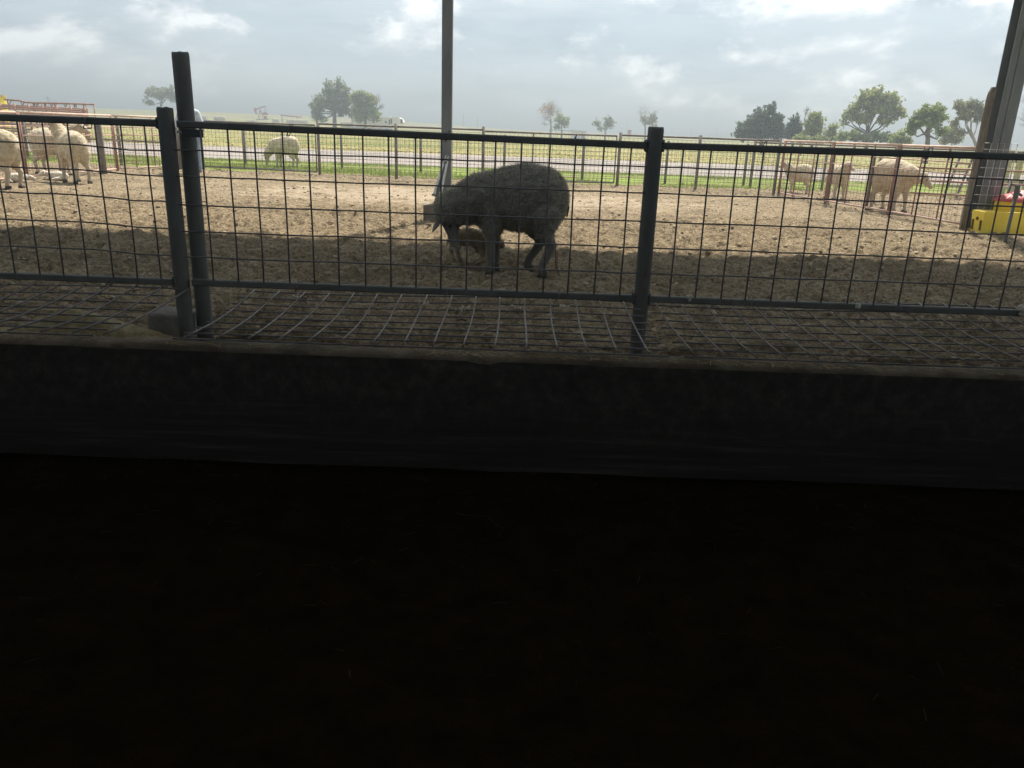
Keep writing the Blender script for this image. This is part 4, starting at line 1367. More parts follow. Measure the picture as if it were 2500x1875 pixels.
# ------------------------------------------------------------------ block and brace at the middle shed post
q = G(1050, 540)
by = q.y + .12
mb = MB().box((q.x, by, .09), (.21, .22, .24), Matrix.Rotation(R(7), 3, 'Z'))
blk = piece('wooden_block', mb, 'weathered_wood', 'dirt topped brown block at the foot of the middle shed post', 'block', base=(q.x, by, 0))
bv = blk.modifiers.new('bevel', 'BEVEL'); bv.width = .012; bv.segments = 2
a0, a1 = D(1060, 505, by), D(1093, 374, PY - .10)
dv = a1 - a0
t = thing('leaning_brace', 'slim metal brace leaning from the block to the middle shed post', 'brace', a0)
part('rusty_rod', MB().tube([a0 - dv * .03, a0 + dv * .26], .017, 8), 'brown_pipe', t, True)
sd = Vector((1, 0, 0))
for sg in (-1, 1):
    part('side_plate', MB().bar(a0 + dv * .20 + sd * (.047 * sg), a0 + dv * .80 + sd * (.024 * sg), .030, .03, up=(0, 1, 0), bev=.004), 'galvanised', t)
part('centre_plate', MB().bar(a0 + dv * .22, a0 + dv * .74, .05, .012, up=(0, 1, 0), bev=.004), 'dark_steel', t)
part('collar', MB().bar(a0 + dv * .190, a0 + dv * .215, .14, .05, up=(0, 1, 0), bev=.006), 'dark_steel', t)
part('shackle', MB().tube([a0 + dv * .77 + sd * .024, a0 + dv * .84 + sd * .03, a0 + dv * .87, a0 + dv * .84 - sd * .03, a0 + dv * .77 - sd * .024], .009, 6), 'galvanised', t, True)
part('eye_bolt', MB().tube([a0 + dv * .86, a0 + dv * .93 + sd * .02, a0 + dv * .99, a0 + dv * .93 - sd * .02, a0 + dv * .86], .011, 6), 'galvanised', t, True)

# ------------------------------------------------------------------ wool scraps lying about the yard
spots = [(725, 727), (1260, 752), (1382, 753), (1138, 756), (1040, 742), (1235, 703), (355, 658), (310, 668), (385, 659), (165, 611), (1880, 681), (1865, 672), (1445, 642), (275, 466), (210, 485), (160, 547), (1690, 480), (2010, 590), (2150, 655), (2300, 690), (1585, 770), (1920, 790), (620, 640), (860, 690), (60, 632), (985, 770)]
WOOL_LABELS = ['wool scrap caught on the far edge of the mesh cover, leftmost one', 'wool scrap caught on the mesh edge below the shaded ewe front leg', 'round wool scrap caught on the mesh edge below the ewe rump', 'tiny wool scraps caught on the mesh edge below the lamb', 'wool scrap caught on the mesh edge below the leaning brace', 'wool scraps under the bottom rail below the ewe front leg', 'curled wool scrap just left of the paired posts', 'wool scrap on the bottom rail line left of the paired posts', 'wool scrap touching the curled one left of the paired posts', 'wool scrap in the shade below the left lambs', 'wool strand in the shade below the right pen panel', 'small wool bit above the wool strand on the right', 'wool bit right of the shaded ewe hind legs', 'wool scrap on sunlit dirt right of the sheep looking away', 'lower wool scrap on sunlit dirt right of the sheep looking away', 'wool scrap at the shade edge under the left sheep', 'wool scrap on sunlit dirt right of the middle post', 'wool scrap at the shade edge below the right pen', 'wool scrap in the shade under the largest right pen sheep', 'wool scrap in the shade at the far right', 'wool scrap in the bunk beside the middle post foot', 'wool scrap in the bunk right of the middle post', 'wool scrap in the shade right of the paired posts', 'wool scrap above the bottom rail left of the lamb', 'wool scrap in the shade at the left picture edge', 'wool scrap in the bunk near the wall, picture middle']
for i, (px_, py_) in enumerate(spots):
    on_mesh = i in (0, 1, 2, 3, 4)
    q = G(px_, py_, .325) if on_mesh else G(px_, py_)
    if not on_mesh:
        q.z = yz(q.x, q.y) + .008
    mb = MB()
    s = random.uniform(.013, .02) if on_mesh else random.uniform(.009, .016)
    for k_ in range(random.randint(6, 11)):
        mb.ball(q + Vector((random.gauss(0, 1.5) * s, random.gauss(0, .7) * s, random.uniform(0, .9) * s)), (s * random.uniform(.25, .9), s * random.uniform(.2, .5), s * random.uniform(.15, .5)), 6, 4, Matrix.Rotation(random.uniform(0, 3), 3, 'Z') @ Matrix.Rotation(random.uniform(-.8, .8), 3, 'Y'))
    piece('wool_tuft', mb, 'white_lamb', WOOL_LABELS[i], 'wool tuft', 'wool scraps on the ground', True, base=q)


# ------------------------------------------------------------------ loose stuff: clods, straw, grass
def scatter_mesh(name, P, sz, m, base_v, base_f, flat=1.0, seed=0, rotfull=True):
    r = np.random.default_rng(seed)
    n_ = len(P)
    bv_ = np.array(base_v, float)
    a = r.uniform(0, 2 * np.pi, n_)
    jit = r.uniform(.55, 1.35, (n_, len(bv_), 1))
    V = bv_[None] * jit * sz[:, None, None]
    V[:, :, 2] *= flat
    V[:, :, 0] *= r.uniform(.8, 1.6, (n_, 1))
    c, s = np.cos(a)[:, None], np.sin(a)[:, None]
    X = V[:, :, 0] * c - V[:, :, 1] * s
    Y = V[:, :, 0] * s + V[:, :, 1] * c
    V = np.stack([X, Y, V[:, :, 2]], -1) + P[:, None]
    bf_ = np.array(base_f)
    Fc = (bf_[None] + (np.arange(n_) * len(bv_))[:, None, None]).reshape(-1, bf_.shape[1])
    return np_mesh(name, V.reshape(-1, 3), Fc, m)


phi = (1 + 5 ** .5) / 2
ICO_V = np.array([(-1, phi, 0), (1, phi, 0), (-1, -phi, 0), (1, -phi, 0), (0, -1, phi), (0, 1, phi), (0, -1, -phi), (0, 1, -phi), (phi, 0, -1), (phi, 0, 1), (-phi, 0, -1), (-phi, 0, 1)]) / 1.9
ICO_F = [(0, 11, 5), (0, 5, 1), (0, 1, 7), (0, 7, 10), (0, 10, 11), (1, 5, 9), (5, 11, 4), (11, 10, 2), (10, 7, 6), (7, 1, 8), (3, 9, 4), (3, 4, 2), (3, 2, 6), (3, 6, 8), (3, 8, 9), (4, 9, 5), (2, 4, 11), (6, 2, 10), (8, 6, 7), (9, 8, 1)]
n_ = 15000
yy = YY0 + .9 + (YY1 - 4.6) * rng.random(n_) ** 1.25
xx = rng.uniform(-1, 1, n_) * (1.6 + yy * .72)
xx = np.clip(xx, YX0 + .3, YX1 - .3)
szs = .005 + .026 * rng.random(n_) ** 5 + .03 * rng.random(n_) * (rng.random(n_) < .012)
P = np.stack([xx, yy, yard_z(xx, yy) + szs * .05], -1)
o = link('dirt_clods', scatter_mesh('dirt_clods', P, szs, 'clod', ICO_V, ICO_F, .75, 3))
o['kind'] = 'stuff'; o['label'] = 'dry dirt clods scattered over the yard'; o['category'] = 'clods'
STRIP_V = [(-1, -.06, 0), (1, -.06, 0), (1, .06, 0), (-1, .06, 0), (0, 0, .09)]
STRIP_F = [(0, 1, 4), (1, 2, 4), (2, 3, 4), (3, 0, 4)]
n_ = 5000
yy = YY0 + .3 + (YY1 - 4.6) * rng.random(n_) ** 1.7
xx = np.clip(rng.uniform(-1, 1, n_) * (1.6 + yy * .72), YX0 + .3, YX1 - .3)
szs = rng.uniform(.012, .05, n_)
P = np.stack([xx, yy, yard_z(xx, yy) + .006], -1)
o = link('yard_straw', scatter_mesh('yard_straw', P, szs, 'straw', STRIP_V, STRIP_F, 1, 4))
o['kind'] = 'stuff'; o['label'] = 'bits of straw trodden into the yard dirt'; o['category'] = 'straw'
n_ = 700
yy = 3.18 - 1.5 * rng.random(n_) ** 3.5
xx = rng.uniform(-3.5, 3.5, n_)
P = np.stack([xx, yy, FLOOR_Z + .012 + 0.02 * rng.random(n_)], -1)
o = link('floor_straw', scatter_mesh('floor_straw', P, rng.uniform(.006, .022, n_), 'dark_straw', STRIP_V, STRIP_F, 1, 5))
o['kind'] = 'stuff'; o['label'] = 'loose straw on the dark shed floor along the bunk wall'; o['category'] = 'straw'
n_ = 1600
xx = rng.uniform(-3.6, 3.6, n_)
keep = rng.random(n_) < (.25 + .75 * (np.sin(xx * 1.7 + .5) > -.2))
xx = xx[keep]
P = np.stack([xx, rng.uniform(3.225, 3.33, len(xx)), np.full(len(xx), WZ + .006)], -1)
o = link('ledge_straw', scatter_mesh('ledge_straw', P, rng.uniform(.006, .026, len(xx)), 'straw', STRIP_V, STRIP_F, 1, 6))
o['kind'] = 'stuff'; o['label'] = 'chaff and straw on top of the bunk wall'; o['category'] = 'straw'


def blades(name, xx, yy, zz, h, wd, m, seed):
    r = np.random.default_rng(seed)
    n_ = len(xx)
    a = r.uniform(0, 2 * np.pi, n_)
    hh = h * r.uniform(.5, 1.3, n_)
    lean = r.normal(0, .35, (n_, 2)) * hh[:, None]
    b = np.stack([xx, yy, zz], -1)
    s = np.stack([np.cos(a), np.sin(a), 0 * a], -1) * (wd * r.uniform(.6, 1.3, n_))[:, None]
    tip = b + np.stack([lean[:, 0], lean[:, 1], hh], -1)
    V = np.stack([b - s, b + s, tip], 1).reshape(-1, 3)
    return np_mesh(name, V, np.arange(3 * n_).reshape(-1, 3), m)


n_ = 60000
xx = rng.uniform(-20, 16, n_); yy = 19.2 + 6.2 * rng.random(n_)
dens = vn(xx * .9, yy * 1.4, 12) + .25 * vn(xx * 4, yy * 4, 13)
band = np.exp(-((yy - 20.4 + .16 * xx) / 1.0) ** 2) + .55 * np.exp(-((yy - 25.0) / .7) ** 2)
keep = dens * (0.3 + band) > .42
xx, yy = xx[keep], yy[keep]
o = link('short_grass', blades('short_grass', xx, yy, np.full(len(xx), -.02), .085, .014, 'grass_blade', 21))
o['kind'] = 'stuff'; o['label'] = 'short bright green grass strip along the far fence'; o['category'] = 'grass'
n_ = 14000
yy = 38.5 + 90 * rng.random(n_) ** 1.7
xx = rng.uniform(-1, 1, n_) * (6 + yy * .78)
o = link('field_tufts', blades('field_tufts', xx, yy, field_z(xx, yy), .055, .05, 'dry_blade', 22))
o['kind'] = 'stuff'; o['label'] = 'dry yellow green pasture grass in the field'; o['category'] = 'grass'


# ------------------------------------------------------------------ trees
def leaf_mesh(name, pts, dirs, size, m, r, long=1.0):
    n_ = len(pts)
    d = dirs + r.normal(0, .7, (n_, 3)); d /= np.linalg.norm(d, axis=1, keepdims=True)
    s = np.cross(d, r.normal(0, 1, (n_, 3))); s /= np.maximum(np.linalg.norm(s, axis=1, keepdims=True), 1e-9)
    size = size * .72
    L = size * r.uniform(.6, 1.4, (n_, 1)) * long
    W = size * .42 * r.uniform(.6, 1.3, (n_, 1))
    V = np.stack([pts, pts + d * L * .5 + s * W, pts + d * L, pts + d * L * .5 - s * W], 1).reshape(-1, 3)
    return np_mesh(name, V, np.arange(n_ * 4).reshape(-1, 4), m)


def tree(name, label, base, trunk_r, trunk_top, lobes, leaf_m, nleaf, leaf_size, seed, bark='bark', twig_per=20, leaf_long=1.0, bare=(), leafdir=None, second=None, bend=0.0, clump=.42):
    """lobes: (centre offset, radii); all in metres from the base"""
    r = np.random.default_rng(seed)
    base = Vector(base)
    t = thing(name, label, 'tree', base, 'trees beyond the yard')
    mb = MB()
    top = Vector(trunk_top)
    tp = [Vector((0, 0, -.3)), Vector((bend * .6 * top.z, 0, top.z * .45)), top]
    mb.tube(tp, [trunk_r * 1.25, trunk_r, trunk_r * .7], 8)
    LP, LD = [], []
    tot = sum(l[1][0] * l[1][1] * l[1][2] for l in lobes)
    for li, (c, rad) in enumerate(list(lobes) + list(bare)):
        isb = li >= len(lobes)
        c = Vector(c)
        st_ = top * r.uniform(.75, 1.0) if c.z > top.z * .7 else top * .7
        mid = st_ * .45 + c * .55 + Vector(r.normal(0, .06, 3)) * c.length + Vector((0, 0, -.05 * c.length))
        lr = trunk_r * .45
        mb.tube([st_, mid, c], [lr, lr * .6, lr * .28], 5)
        for k_ in range(twig_per):
            u = r.normal(0, 1, 3); u /= np.linalg.norm(u); u *= r.random() ** .4
            e = c + Vector((u[0] * rad[0], u[1] * rad[1], u[2] * rad[2]))
            f = r.uniform(.15, 1)
            s_ = mid + (c - mid) * f
            mm = s_ * .5 + e * .5 + Vector(r.normal(0, .05, 3)) * (e - s_).length + Vector((0, 0, -.04))
            tr_ = lr * .22
            mb.tube([s_, mm, e], [tr_, tr_ * .7, tr_ * .3], 3, False)
            if isb:
                for q in range(3):
                    e2 = e + Vector(r.normal(0, .22, 3)) * max(rad) + Vector((0, 0, .15 * max(rad)))
                    mb.tube([mm + (e - mm) * r.uniform(.2, .9), e2], [tr_ * .5, tr_ * .2], 3, False)
                continue
            cnt = int(.9 * nleaf * (rad[0] * rad[1] * rad[2] / tot) / twig_per / 4)
            for sub in range(4):
                cc = np.array(mm) + (np.array(e) - np.array(mm)) * r.uniform(.35, 1.12) + r.normal(0, .20, 3) * np.array(rad)
                q = r.normal(0, 1, (cnt, 3)); q /= np.linalg.norm(q, axis=1, keepdims=True); q *= (r.random((cnt, 1)) ** .5)
                cr = .5 * clump * min(rad) * r.uniform(.5, 1.3)
                q = q * cr * np.array([1.3, 1.2, .75])
                LP.append(cc[None] + q)
                LD.append(q / max(cr, 1e-6) + (np.array(leafdir) if leafdir else np.array([0, 0, -.15])))
    og = ORIGIN[t.name]
    part('trunk', MB().add([p_ + base for p_ in mb.v], mb.f), bark, t, True)
    LP, LD = np.concatenate(LP), np.concatenate(LD)
    if second:
        pick = r.random(len(LP)) < second[1]
        link('crown', leaf_mesh('crown', LP[pick], LD[pick], leaf_size, second[0], r, leaf_long), t)
        LP, LD = LP[~pick], LD[~pick]
    link('crown', leaf_mesh('crown', LP, LD, leaf_size, leaf_m, r, leaf_long), t)
    return t


def at(px_, Y):
    """ground point under picture column px_ at distance Y"""
    hy = 316.9 + (px_ - 1272.2) * .0358
    d = ray(px_, hy)
    x = d.x / d.y * Y
    return Vector((x, Y, float(field_z(x, Y))))


def lob(px0, Y, base, items):
    """lobes from picture measures: (px, py, half width px, half height px)"""
    out = []
    for (a, b_, hw_, hh_) in items:
        c = D(a, b_, Y) - base
        s = Y / F_PX
        out.append(((c.x, random.uniform(-.2, .2) * hw_ * s, c.z), (hw_ * s, hw_ * s * .9, hh_ * s)))
    return out


def ptree(name, label, px_, Y, topy, trunk_px, items, leaf_m, nleaf, size, seed, bare=(), **kw):
    b_ = at(px_, Y)
    tt = D(px_ + kw.pop('lean', 0), topy, Y) - b_
    return tree(name, label, b_, trunk_px * Y / F_PX / 2, tt, lob(px_, Y, b_, items), leaf_m, nleaf, size, seed, bare=lob(px_, Y, b_, bare), **kw)


ptree('tree', 'windblown grey green tree behind the paired posts', 392, 170, 240, 6, [(370, 228, 18, 15), (392, 226, 22, 16), (415, 228, 18, 18), (362, 248, 12, 8)], 'leaf_olive', 3200, .55, 31, lean=4)
ptree('tree', 'tall spreading grey green tree left of the white trailer', 817, 134, 262, 9, [(800, 212, 14, 14), (826, 208, 14, 14), (838, 222, 18, 14), (815, 235, 24, 15), (790, 248, 20, 14), (772, 262, 16, 14), (768, 278, 12, 12), (850, 245, 18, 16), (845, 272, 18, 12), (780, 290, 16, 8), (820, 255, 24, 14)], 'leaf_grey', 7500, .5, 32, bark='bark', clump=.40)
ptree('tree', 'round bright green tree in front of the white trailer', 892, 130, 285, 7, [(872, 232, 16, 14), (888, 236, 16, 14), (905, 248, 18, 16), (880, 258, 20, 18), (905, 275, 20, 18), (875, 282, 16, 14), (920, 285, 10, 10)], 'leaf_green', 7000, .46, 33, second=('leaf_yellow', .25), bare=[(922, 243, 10, 14), (932, 260, 8, 8)], clump=.5)
ptree('tree', 'nearly bare tree with a few orange leaves', 1345, 150, 290, 4, [(1340, 268, 20, 20), (1350, 252, 14, 12), (1330, 302, 14, 10)], 'leaf_orange', 480, .42, 34, bark='pale_bark', bare=[(1345, 262, 22, 26), (1330, 285, 18, 18), (1362, 275, 14, 20)], twig_per=34)
ptree('tree', 'small green tree beside the orange leaved bare tree', 1371, 148, 305, 3, [(1366, 290, 10, 10), (1378, 298, 12, 12), (1360, 308, 8, 7)], 'leaf_green', 1500, .42, 35, clump=.44)
ptree('tree', 'low sparse tree with grey green clumps between bare twigs', 1478, 150, 310, 4, [(1456, 300, 9, 8), (1466, 314, 8, 8), (1485, 298, 12, 12), (1492, 308, 8, 6)], 'leaf_grey', 1100, .42, 36, bark='pale_bark', bare=[(1480, 300, 16, 18)], clump=.42)
ptree('tree', 'forked half bare tree left of the middle post top', 1575, 150, 300, 4, [(1590, 292, 15, 14), (1570, 290, 8, 10), (1602, 312, 10, 6)], 'leaf_olive', 1300, .42, 37, bark='pale_bark', bare=[(1575, 270, 16, 18), (1600, 272, 12, 10), (1562, 272, 8, 14)], clump=.42)
CED = [(1880, 268, 12, 14), (1868, 285, 16, 12), (1895, 292, 16, 14), (1850, 282, 12, 14), (1835, 300, 16, 14), (1870, 312, 26, 20), (1845, 325, 26, 18), (1815, 318, 18, 16), (1898, 318, 16, 16), (1810, 335, 16, 10), (1895, 335, 18, 10)]
ptree('cedar_tree', 'dense dark cedar with ragged spires, leftmost of the right hand trees', 1860, 80, 330, 9, CED, 'leaf_cedar', 9000, .33, 38, leafdir=(.25, 0, .8), leaf_long=1.5, clump=.40)
ptree('cedar_tree', 'smaller dark cedar right of the dense cedar', 1937, 80, 325, 6, [(1940, 298, 8, 14), (1930, 312, 12, 12), (1945, 318, 12, 14), (1930, 332, 18, 10)], 'leaf_cedar', 2600, .33, 39, leafdir=(.2, 0, .8), leaf_long=1.5, clump=.44)
ptree('tree', 'upright light green tree with dead top twigs beside the cedars', 1984, 78, 325, 7, [(1988, 282, 14, 13), (1995, 296, 14, 12), (1975, 300, 14, 13), (1990, 315, 18, 12), (1970, 325, 14, 10)], 'leaf_green', 3000, .3, 40, second=('leaf_yellow', .35), bare=[(1970, 268, 10, 10)], clump=.44)
ptree('tree', 'small rounded yellow green tree in the gap', 2030, 79, 330, 4, [(2033, 312, 10, 9), (2025, 325, 14, 10), (2035, 335, 14, 8)], 'leaf_green', 1500, .3, 41, second=('leaf_yellow', .4), clump=.46)
ptree('tree', 'tallest broad green tree among the right hand trees', 2117, 76, 320, 9, [(2130, 232, 24, 16), (2155, 235, 20, 15), (2105, 245, 18, 14), (2185, 240, 14, 12), (2130, 258, 30, 18), (2165, 262, 24, 16), (2195, 272, 18, 14), (2085, 265, 16, 14), (2070, 280, 14, 12), (2110, 285, 24, 14), (2165, 290, 22, 12), (2060, 300, 12, 9)], 'leaf_green', 9500, .3, 42, second=('leaf_yellow', .4), clump=.42, twig_per=20)
ptree('bush', 'loose green bush at the foot of the tallest right tree', 2090, 74, 340, 4, [(2060, 332, 18, 11), (2085, 330, 18, 12), (2150, 330, 18, 12), (2170, 338, 14, 9), (2115, 338, 22, 9)], 'leaf_green', 3200, .28, 43, clump=.44)
ptree('tree', 'dark green tree with thick forked trunk right of the tallest tree', 2266, 56, 318, 12, [(2235, 300, 20, 14), (2260, 275, 20, 16), (2285, 268, 22, 12), (2270, 292, 26, 14), (2300, 285, 16, 12), (2225, 318, 16, 9), (2300, 318, 14, 12)], 'leaf_green', 6000, .22, 44, clump=.42)
ptree('tree', 'curved trunk tree with grey olive crown left of the right plank', 2392, 62, 320, 8, [(2350, 258, 18, 12), (2375, 255, 16, 12), (2395, 265, 14, 14), (2355, 280, 20, 12), (2335, 300, 14, 10), (2390, 285, 12, 10), (2340, 322, 14, 10)], 'leaf_olive', 4200, .22, 45, bare=[(2385, 248, 12, 12)], bend=-.1, lean=-22, bark='pale_bark', clump=.38)
ptree('tree', 'leafless grey tree at the right picture edge', 2545, 40, 300, 8, [(2560, 260, 10, 10)], 'leaf_olive', 60, .2, 46, bare=[(2510, 250, 26, 26), (2500, 290, 24, 24), (2540, 230, 26, 26)], bark='pale_bark', twig_per=30)

for k_, (a_, lab_, its_) in enumerate((
        (2205, 'low green undergrowth between the tallest tree and the forked tree', [(2195, 335, 14, 12), (2212, 342, 14, 8), (2180, 345, 12, 7)]),
        (2325, 'scrubby olive undergrowth left of the curved trunk tree', [(2318, 325, 14, 14), (2332, 338, 16, 10), (2305, 342, 12, 8)]),
        (1960, 'low green scrub at the foot of the upright light green tree', [(1955, 338, 16, 9), (2005, 340, 16, 9), (1980, 342, 16, 7)]))):
    ptree('bush', lab_, a_, 70, 345, 3, its_, 'leaf_olive' if k_ == 1 else 'leaf_green', 2200, .26, 60 + k_, second=('leaf_yellow', .25), clump=.5)

# far off hedgerow and shelter belts along the horizon
n_ = 9000
yy = rng.uniform(700, 1500, n_)
xx = rng.uniform(-.8, .8, n_) * yy
cl = vn(xx * .006, yy * .002, 15)
keep = cl > .62
xx, yy = xx[keep], yy[keep]
zz = field_z(xx, yy) + rng.random(len(xx)) * 5 * (vn(xx * .02, yy * .001, 16))
o = link('far_shelter_belt', scatter_mesh('far_shelter_belt', np.stack([xx, yy, zz], -1), rng.uniform(1.2, 3.2, len(xx)), 'far_leaf', ICO_V, ICO_F, .7, 8))
o['kind'] = 'stuff'; o['label'] = 'hazy line of far off trees along the horizon'; o['category'] = 'treeline'

# ------------------------------------------------------------------ far farm things
# white fifth wheel trailer
ty = 136.0
tb = at(940, ty)
x0, x1 = D(862, 310, ty).x, D(987, 310, ty).x
zt = D(940, 286, ty).z
tr = thing('travel_trailer', 'long white travel trailer parked behind the round green tree', 'trailer', (tb.x, ty, tb.z))
L = x1 - x0
out = [(x0, tb.z + .55), (x1 - 2.0, tb.z + .55), (x1 - 1.9, tb.z + 1.35), (x1 - .15, tb.z + 1.35), (x1, tb.z + 1.75), (x1 - .25, zt - .25), (x1 - .7, zt), (x0 + .15, zt - .15), (x0, zt - .35)]
body = part('body', MB().prism(out, ty - 1.2, ty + 1.2), 'white_paint', tr)
for (a, b_, c_, d_) in ((978, 983, 291, 301), (949, 952, 292, 304), (954, 957, 290, 302), (940, 944, 296, 300), (910, 914, 295, 300)):
    p0, p1 = D(a, d_, ty - 1.2), D(b_, c_, ty - 1.2)
    wn = part('window', MB().box(((p0.x + p1.x) / 2, ty - 1.215, (p0.z + p1.z) / 2), (abs(p1.x - p0.x), .03, abs(p1.z - p0.z))), 'glass_dark', tr)
part('stripe', MB().box((x0 + L * .45, ty - 1.21, tb.z + 1.0), (L * .8, .02, .10)), 'grey_paint', tr)
part('skirt_rail', MB().box((x0 + L * .42, ty - 1.0, tb.z + .5), (L * .8, .1, .12)), 'dark_steel', tr)
for f in (.42, .55):
    wh = part('wheel', MB().tube([(x0 + L * f, ty - 1.22, tb.z + .38), (x0 + L * f, ty - .95, tb.z + .38)], .38, 16), 'tyre', tr)
    part('rim', MB().tube([(x0 + L * f, ty - 1.235, tb.z + .38), (x0 + L * f, ty - 1.2, tb.z + .38)], .2, 12), 'galvanised', wh)
part('landing_leg', MB().box((x1 - 1.3, ty - .8, tb.z + .65), (.12, .12, 1.4)), 'dark_steel', tr)
for f in (.3, .7):
    part('roof_vent', MB().box((x0 + L * f, ty, zt - .02), (.7, .7, .22)), 'white_paint', tr)
# flatbed in front
fbp = at(912, 126)
t = thing('flatbed_trailer', 'low grey flatbed trailer in front of the white travel trailer', 'trailer', fbp)
part('deck', MB().box((fbp.x, 126, fbp.z + .62), (6.0, 2.0, .22)), 'grey_paint', t)
for dx in (-1.4, -.5, 2.2):
    part('wheel', MB().tube([(fbp.x + dx, 124.95, fbp.z + .34), (fbp.x + dx, 125.2, fbp.z + .34)], .34, 14), 'tyre', t)
part('headboard', MB().box((fbp.x - 2.95, 126, fbp.z + 1.0), (.1, 2.0, .6)), 'grey_paint', t)

# round bales
bale = new_mesh('round_bale', *(lambda m_: (m_.v, m_.f))(MB().tube([(0, -.75, .72), (0, -.68, .72), (0, .68, .72), (0, .75, .72)], [.66, .74, .74, .66], 18)), 'bale_straw', True)
bl = [(484, 287, 'round straw bale right of the person, left one'), (497, 287, 'round straw bale right of the person, right one'), (531, 291, 'round straw bale left of the pumpjack, left one'), (543, 291, 'round straw bale left of the pumpjack, right one'),
      (674, 298, 'round straw bale alone right of the pumpjack'), (709, 300, 'leftmost bale of the row under the rusty roof'), (721, 300, 'second bale of the row under the rusty roof'), (733, 301, 'third bale of the row under the rusty roof'), (744, 301, 'rightmost bale of the row under the rusty roof'),
      (840, 302, 'round bale seen under the spreading tree, left one'), (851, 302, 'round bale seen under the spreading tree, middle one'), (862, 303, 'round bale seen under the spreading tree, right one')]
for (a, b_, lab) in bl:
    Y = 215.0
    q = at(a, Y)
    o = bpy.data.objects.new('round_bale', bale); COL.objects.link(o)
    o.location = q; o.rotation_euler = (0, 0, R(random.uniform(55, 100)))
    tag(o, lab, 'hay bale', 'round bales in the field')
q = at(720, 240)
t = thing('hay_shelter', 'long low rusty roof behind the row of bales', 'shelter', q)
part('roof', MB().box((q.x - 1.0, 240, q.z + 2.0), (5.2, 4, .35), Matrix.Rotation(R(3.5), 3, 'Y')), 'rust_red', t)
for dx in (-3.2, 1.2):
    part('post', MB().box((q.x + dx, 238.2, q.z + .9), (.2, .2, 1.9)), 'brown_pipe', t)
q = at(616, 120)
t = thing('stock_tank', 'pale grey box tank below the pumpjack', 'tank', q)
part('tank', MB().box((q.x, 120, q.z + .62), (1.3, 1.2, 1.0)), 'grey_paint', t)
part('skid', MB().box((q.x, 120, q.z + .08), (1.5, 1.3, .14)), 'dark_steel', t)
part('lid', MB().tube([(q.x, 120, q.z + 1.11), (q.x, 120, q.z + 1.2)], .25, 12), 'galvanised', t)

# pumpjack
Y = 220.0
q = at(640, Y)
s = Y / F_PX


def jp(a, b_, dy=0.0):
    v = D(a, b_, Y)
    return Vector((v.x, Y + dy, v.z))


pj = thing('pumpjack', 'small red oil pumpjack on the horizon above the grazing sheep', 'pumpjack', q)
part('walking_beam', MB().bar(jp(622, 268), jp(648, 259), 2.4 * s, 2.6 * s, up=(0, 1, 0)), 'rust_red', pj)
mb = MB()
hh = [jp(620, 264), jp(625, 264), jp(625.5, 272), jp(627.5, 278), jp(626, 279), jp(622.5, 273)]
vs = [p_ + Vector((0, -.35, 0)) for p_ in hh] + [p_ + Vector((0, .35, 0)) for p_ in hh]
mb.add(vs, [(0, 1, 2, 3, 4, 5), (11, 10, 9, 8, 7, 6)] + [(i, i + 6, (i + 1) % 6 + 6, (i + 1) % 6) for i in range(6)])
part('horse_head', mb, 'rust_red', pj)
gz = 289
for sg in (-1, 1):
    part('samson_leg', MB().bar(jp(635, 267), jp(632, gz + 3, sg * .9), .9 * s, .9 * s), 'rust_red', pj)
    part('samson_leg', MB().bar(jp(635, 267), jp(646, gz + 2, sg * .9), .9 * s, .9 * s), 'rust_red', pj)
    part('pitman_arm', MB().bar(jp(648, 260, sg * .8), jp(648, 281, sg * .8), .6 * s, .6 * s), 'rust_red', pj)
mb = MB()
vs = [jp(648, 280, -.5)] + [jp(648 + 7 * math.cos(a), 280 - 6 * math.sin(a), -.5) for a in np.linspace(0, math.pi, 9)]
vs2 = [p_ + Vector((0, 1.0, 0)) for p_ in vs]
k = len(vs)
mb.add(vs + vs2, [tuple(range(k)), tuple(range(2 * k - 1, k - 1, -1))] + [(i, i + k, (i + 1) % k + k, (i + 1) % k) for i in range(k)])
part('counterweight', mb, 'rust_red', pj)
part('gear_box', MB().bar(jp(648, 283), jp(648, gz + 1), 6 * s, 6 * s), 'rust_red', pj)
part('skid', MB().bar(jp(626, gz + 3.2), jp(656, gz + 2), 2.5 * s, 2 * s), 'dark_steel', pj)
part('polished_rod', MB().bar(jp(621.5, 276), jp(621.8, gz + 3), .35 * s, .35 * s), 'galvanised', pj)

# small shed, brown box
Y = 150.0
q = at(1412, Y)
sh_ = thing('field_shed', 'small white field shed right of the bare orange tree', 'shed', q)
p0, p1 = D(1395, 319, Y), D(1430, 319, Y)
part('wall', MB().box(((p0.x + p1.x) / 2, Y, (q.z + p0.z) / 2 - .05), (p1.x - p0.x - .1, 2.2, p0.z - q.z - .1)), 'white_paint', sh_)
part('roof', MB().box(((p0.x + p1.x) / 2, Y, p0.z), (p1.x - p0.x + .25, 2.6, .1), Matrix.Rotation(R(3), 3, 'Y')), 'grey_paint', sh_)
part('door', MB().box(((p0.x + p1.x) / 2 + .8, Y - 1.12, q.z + .5), (.6, .04, .95)), 'grey_paint', sh_)
part('rail', MB().tube([(p0.x - 4.0, Y, p0.z + .03), (p0.x, Y, p0.z - .03)], .05, 6), 'brown_pipe', sh_)
for k_ in range(4):
    part('post', MB().tube([(p0.x - 4.0 + k_ * 1.2, Y, q.z), (p0.x - 4.0 + k_ * 1.2, Y, p0.z)], .04, 6), 'brown_pipe', sh_)
Y = 210
q = at(1537, Y)
p0 = D(1537, 317, Y)
t = thing('meter_box', 'small brown box on a stand on the horizon left of the middle post', 'box', q)
part('cabinet', MB().box((p0.x, Y, p0.z - .55), (.85, .5, 1.05)), 'rust_red', t)
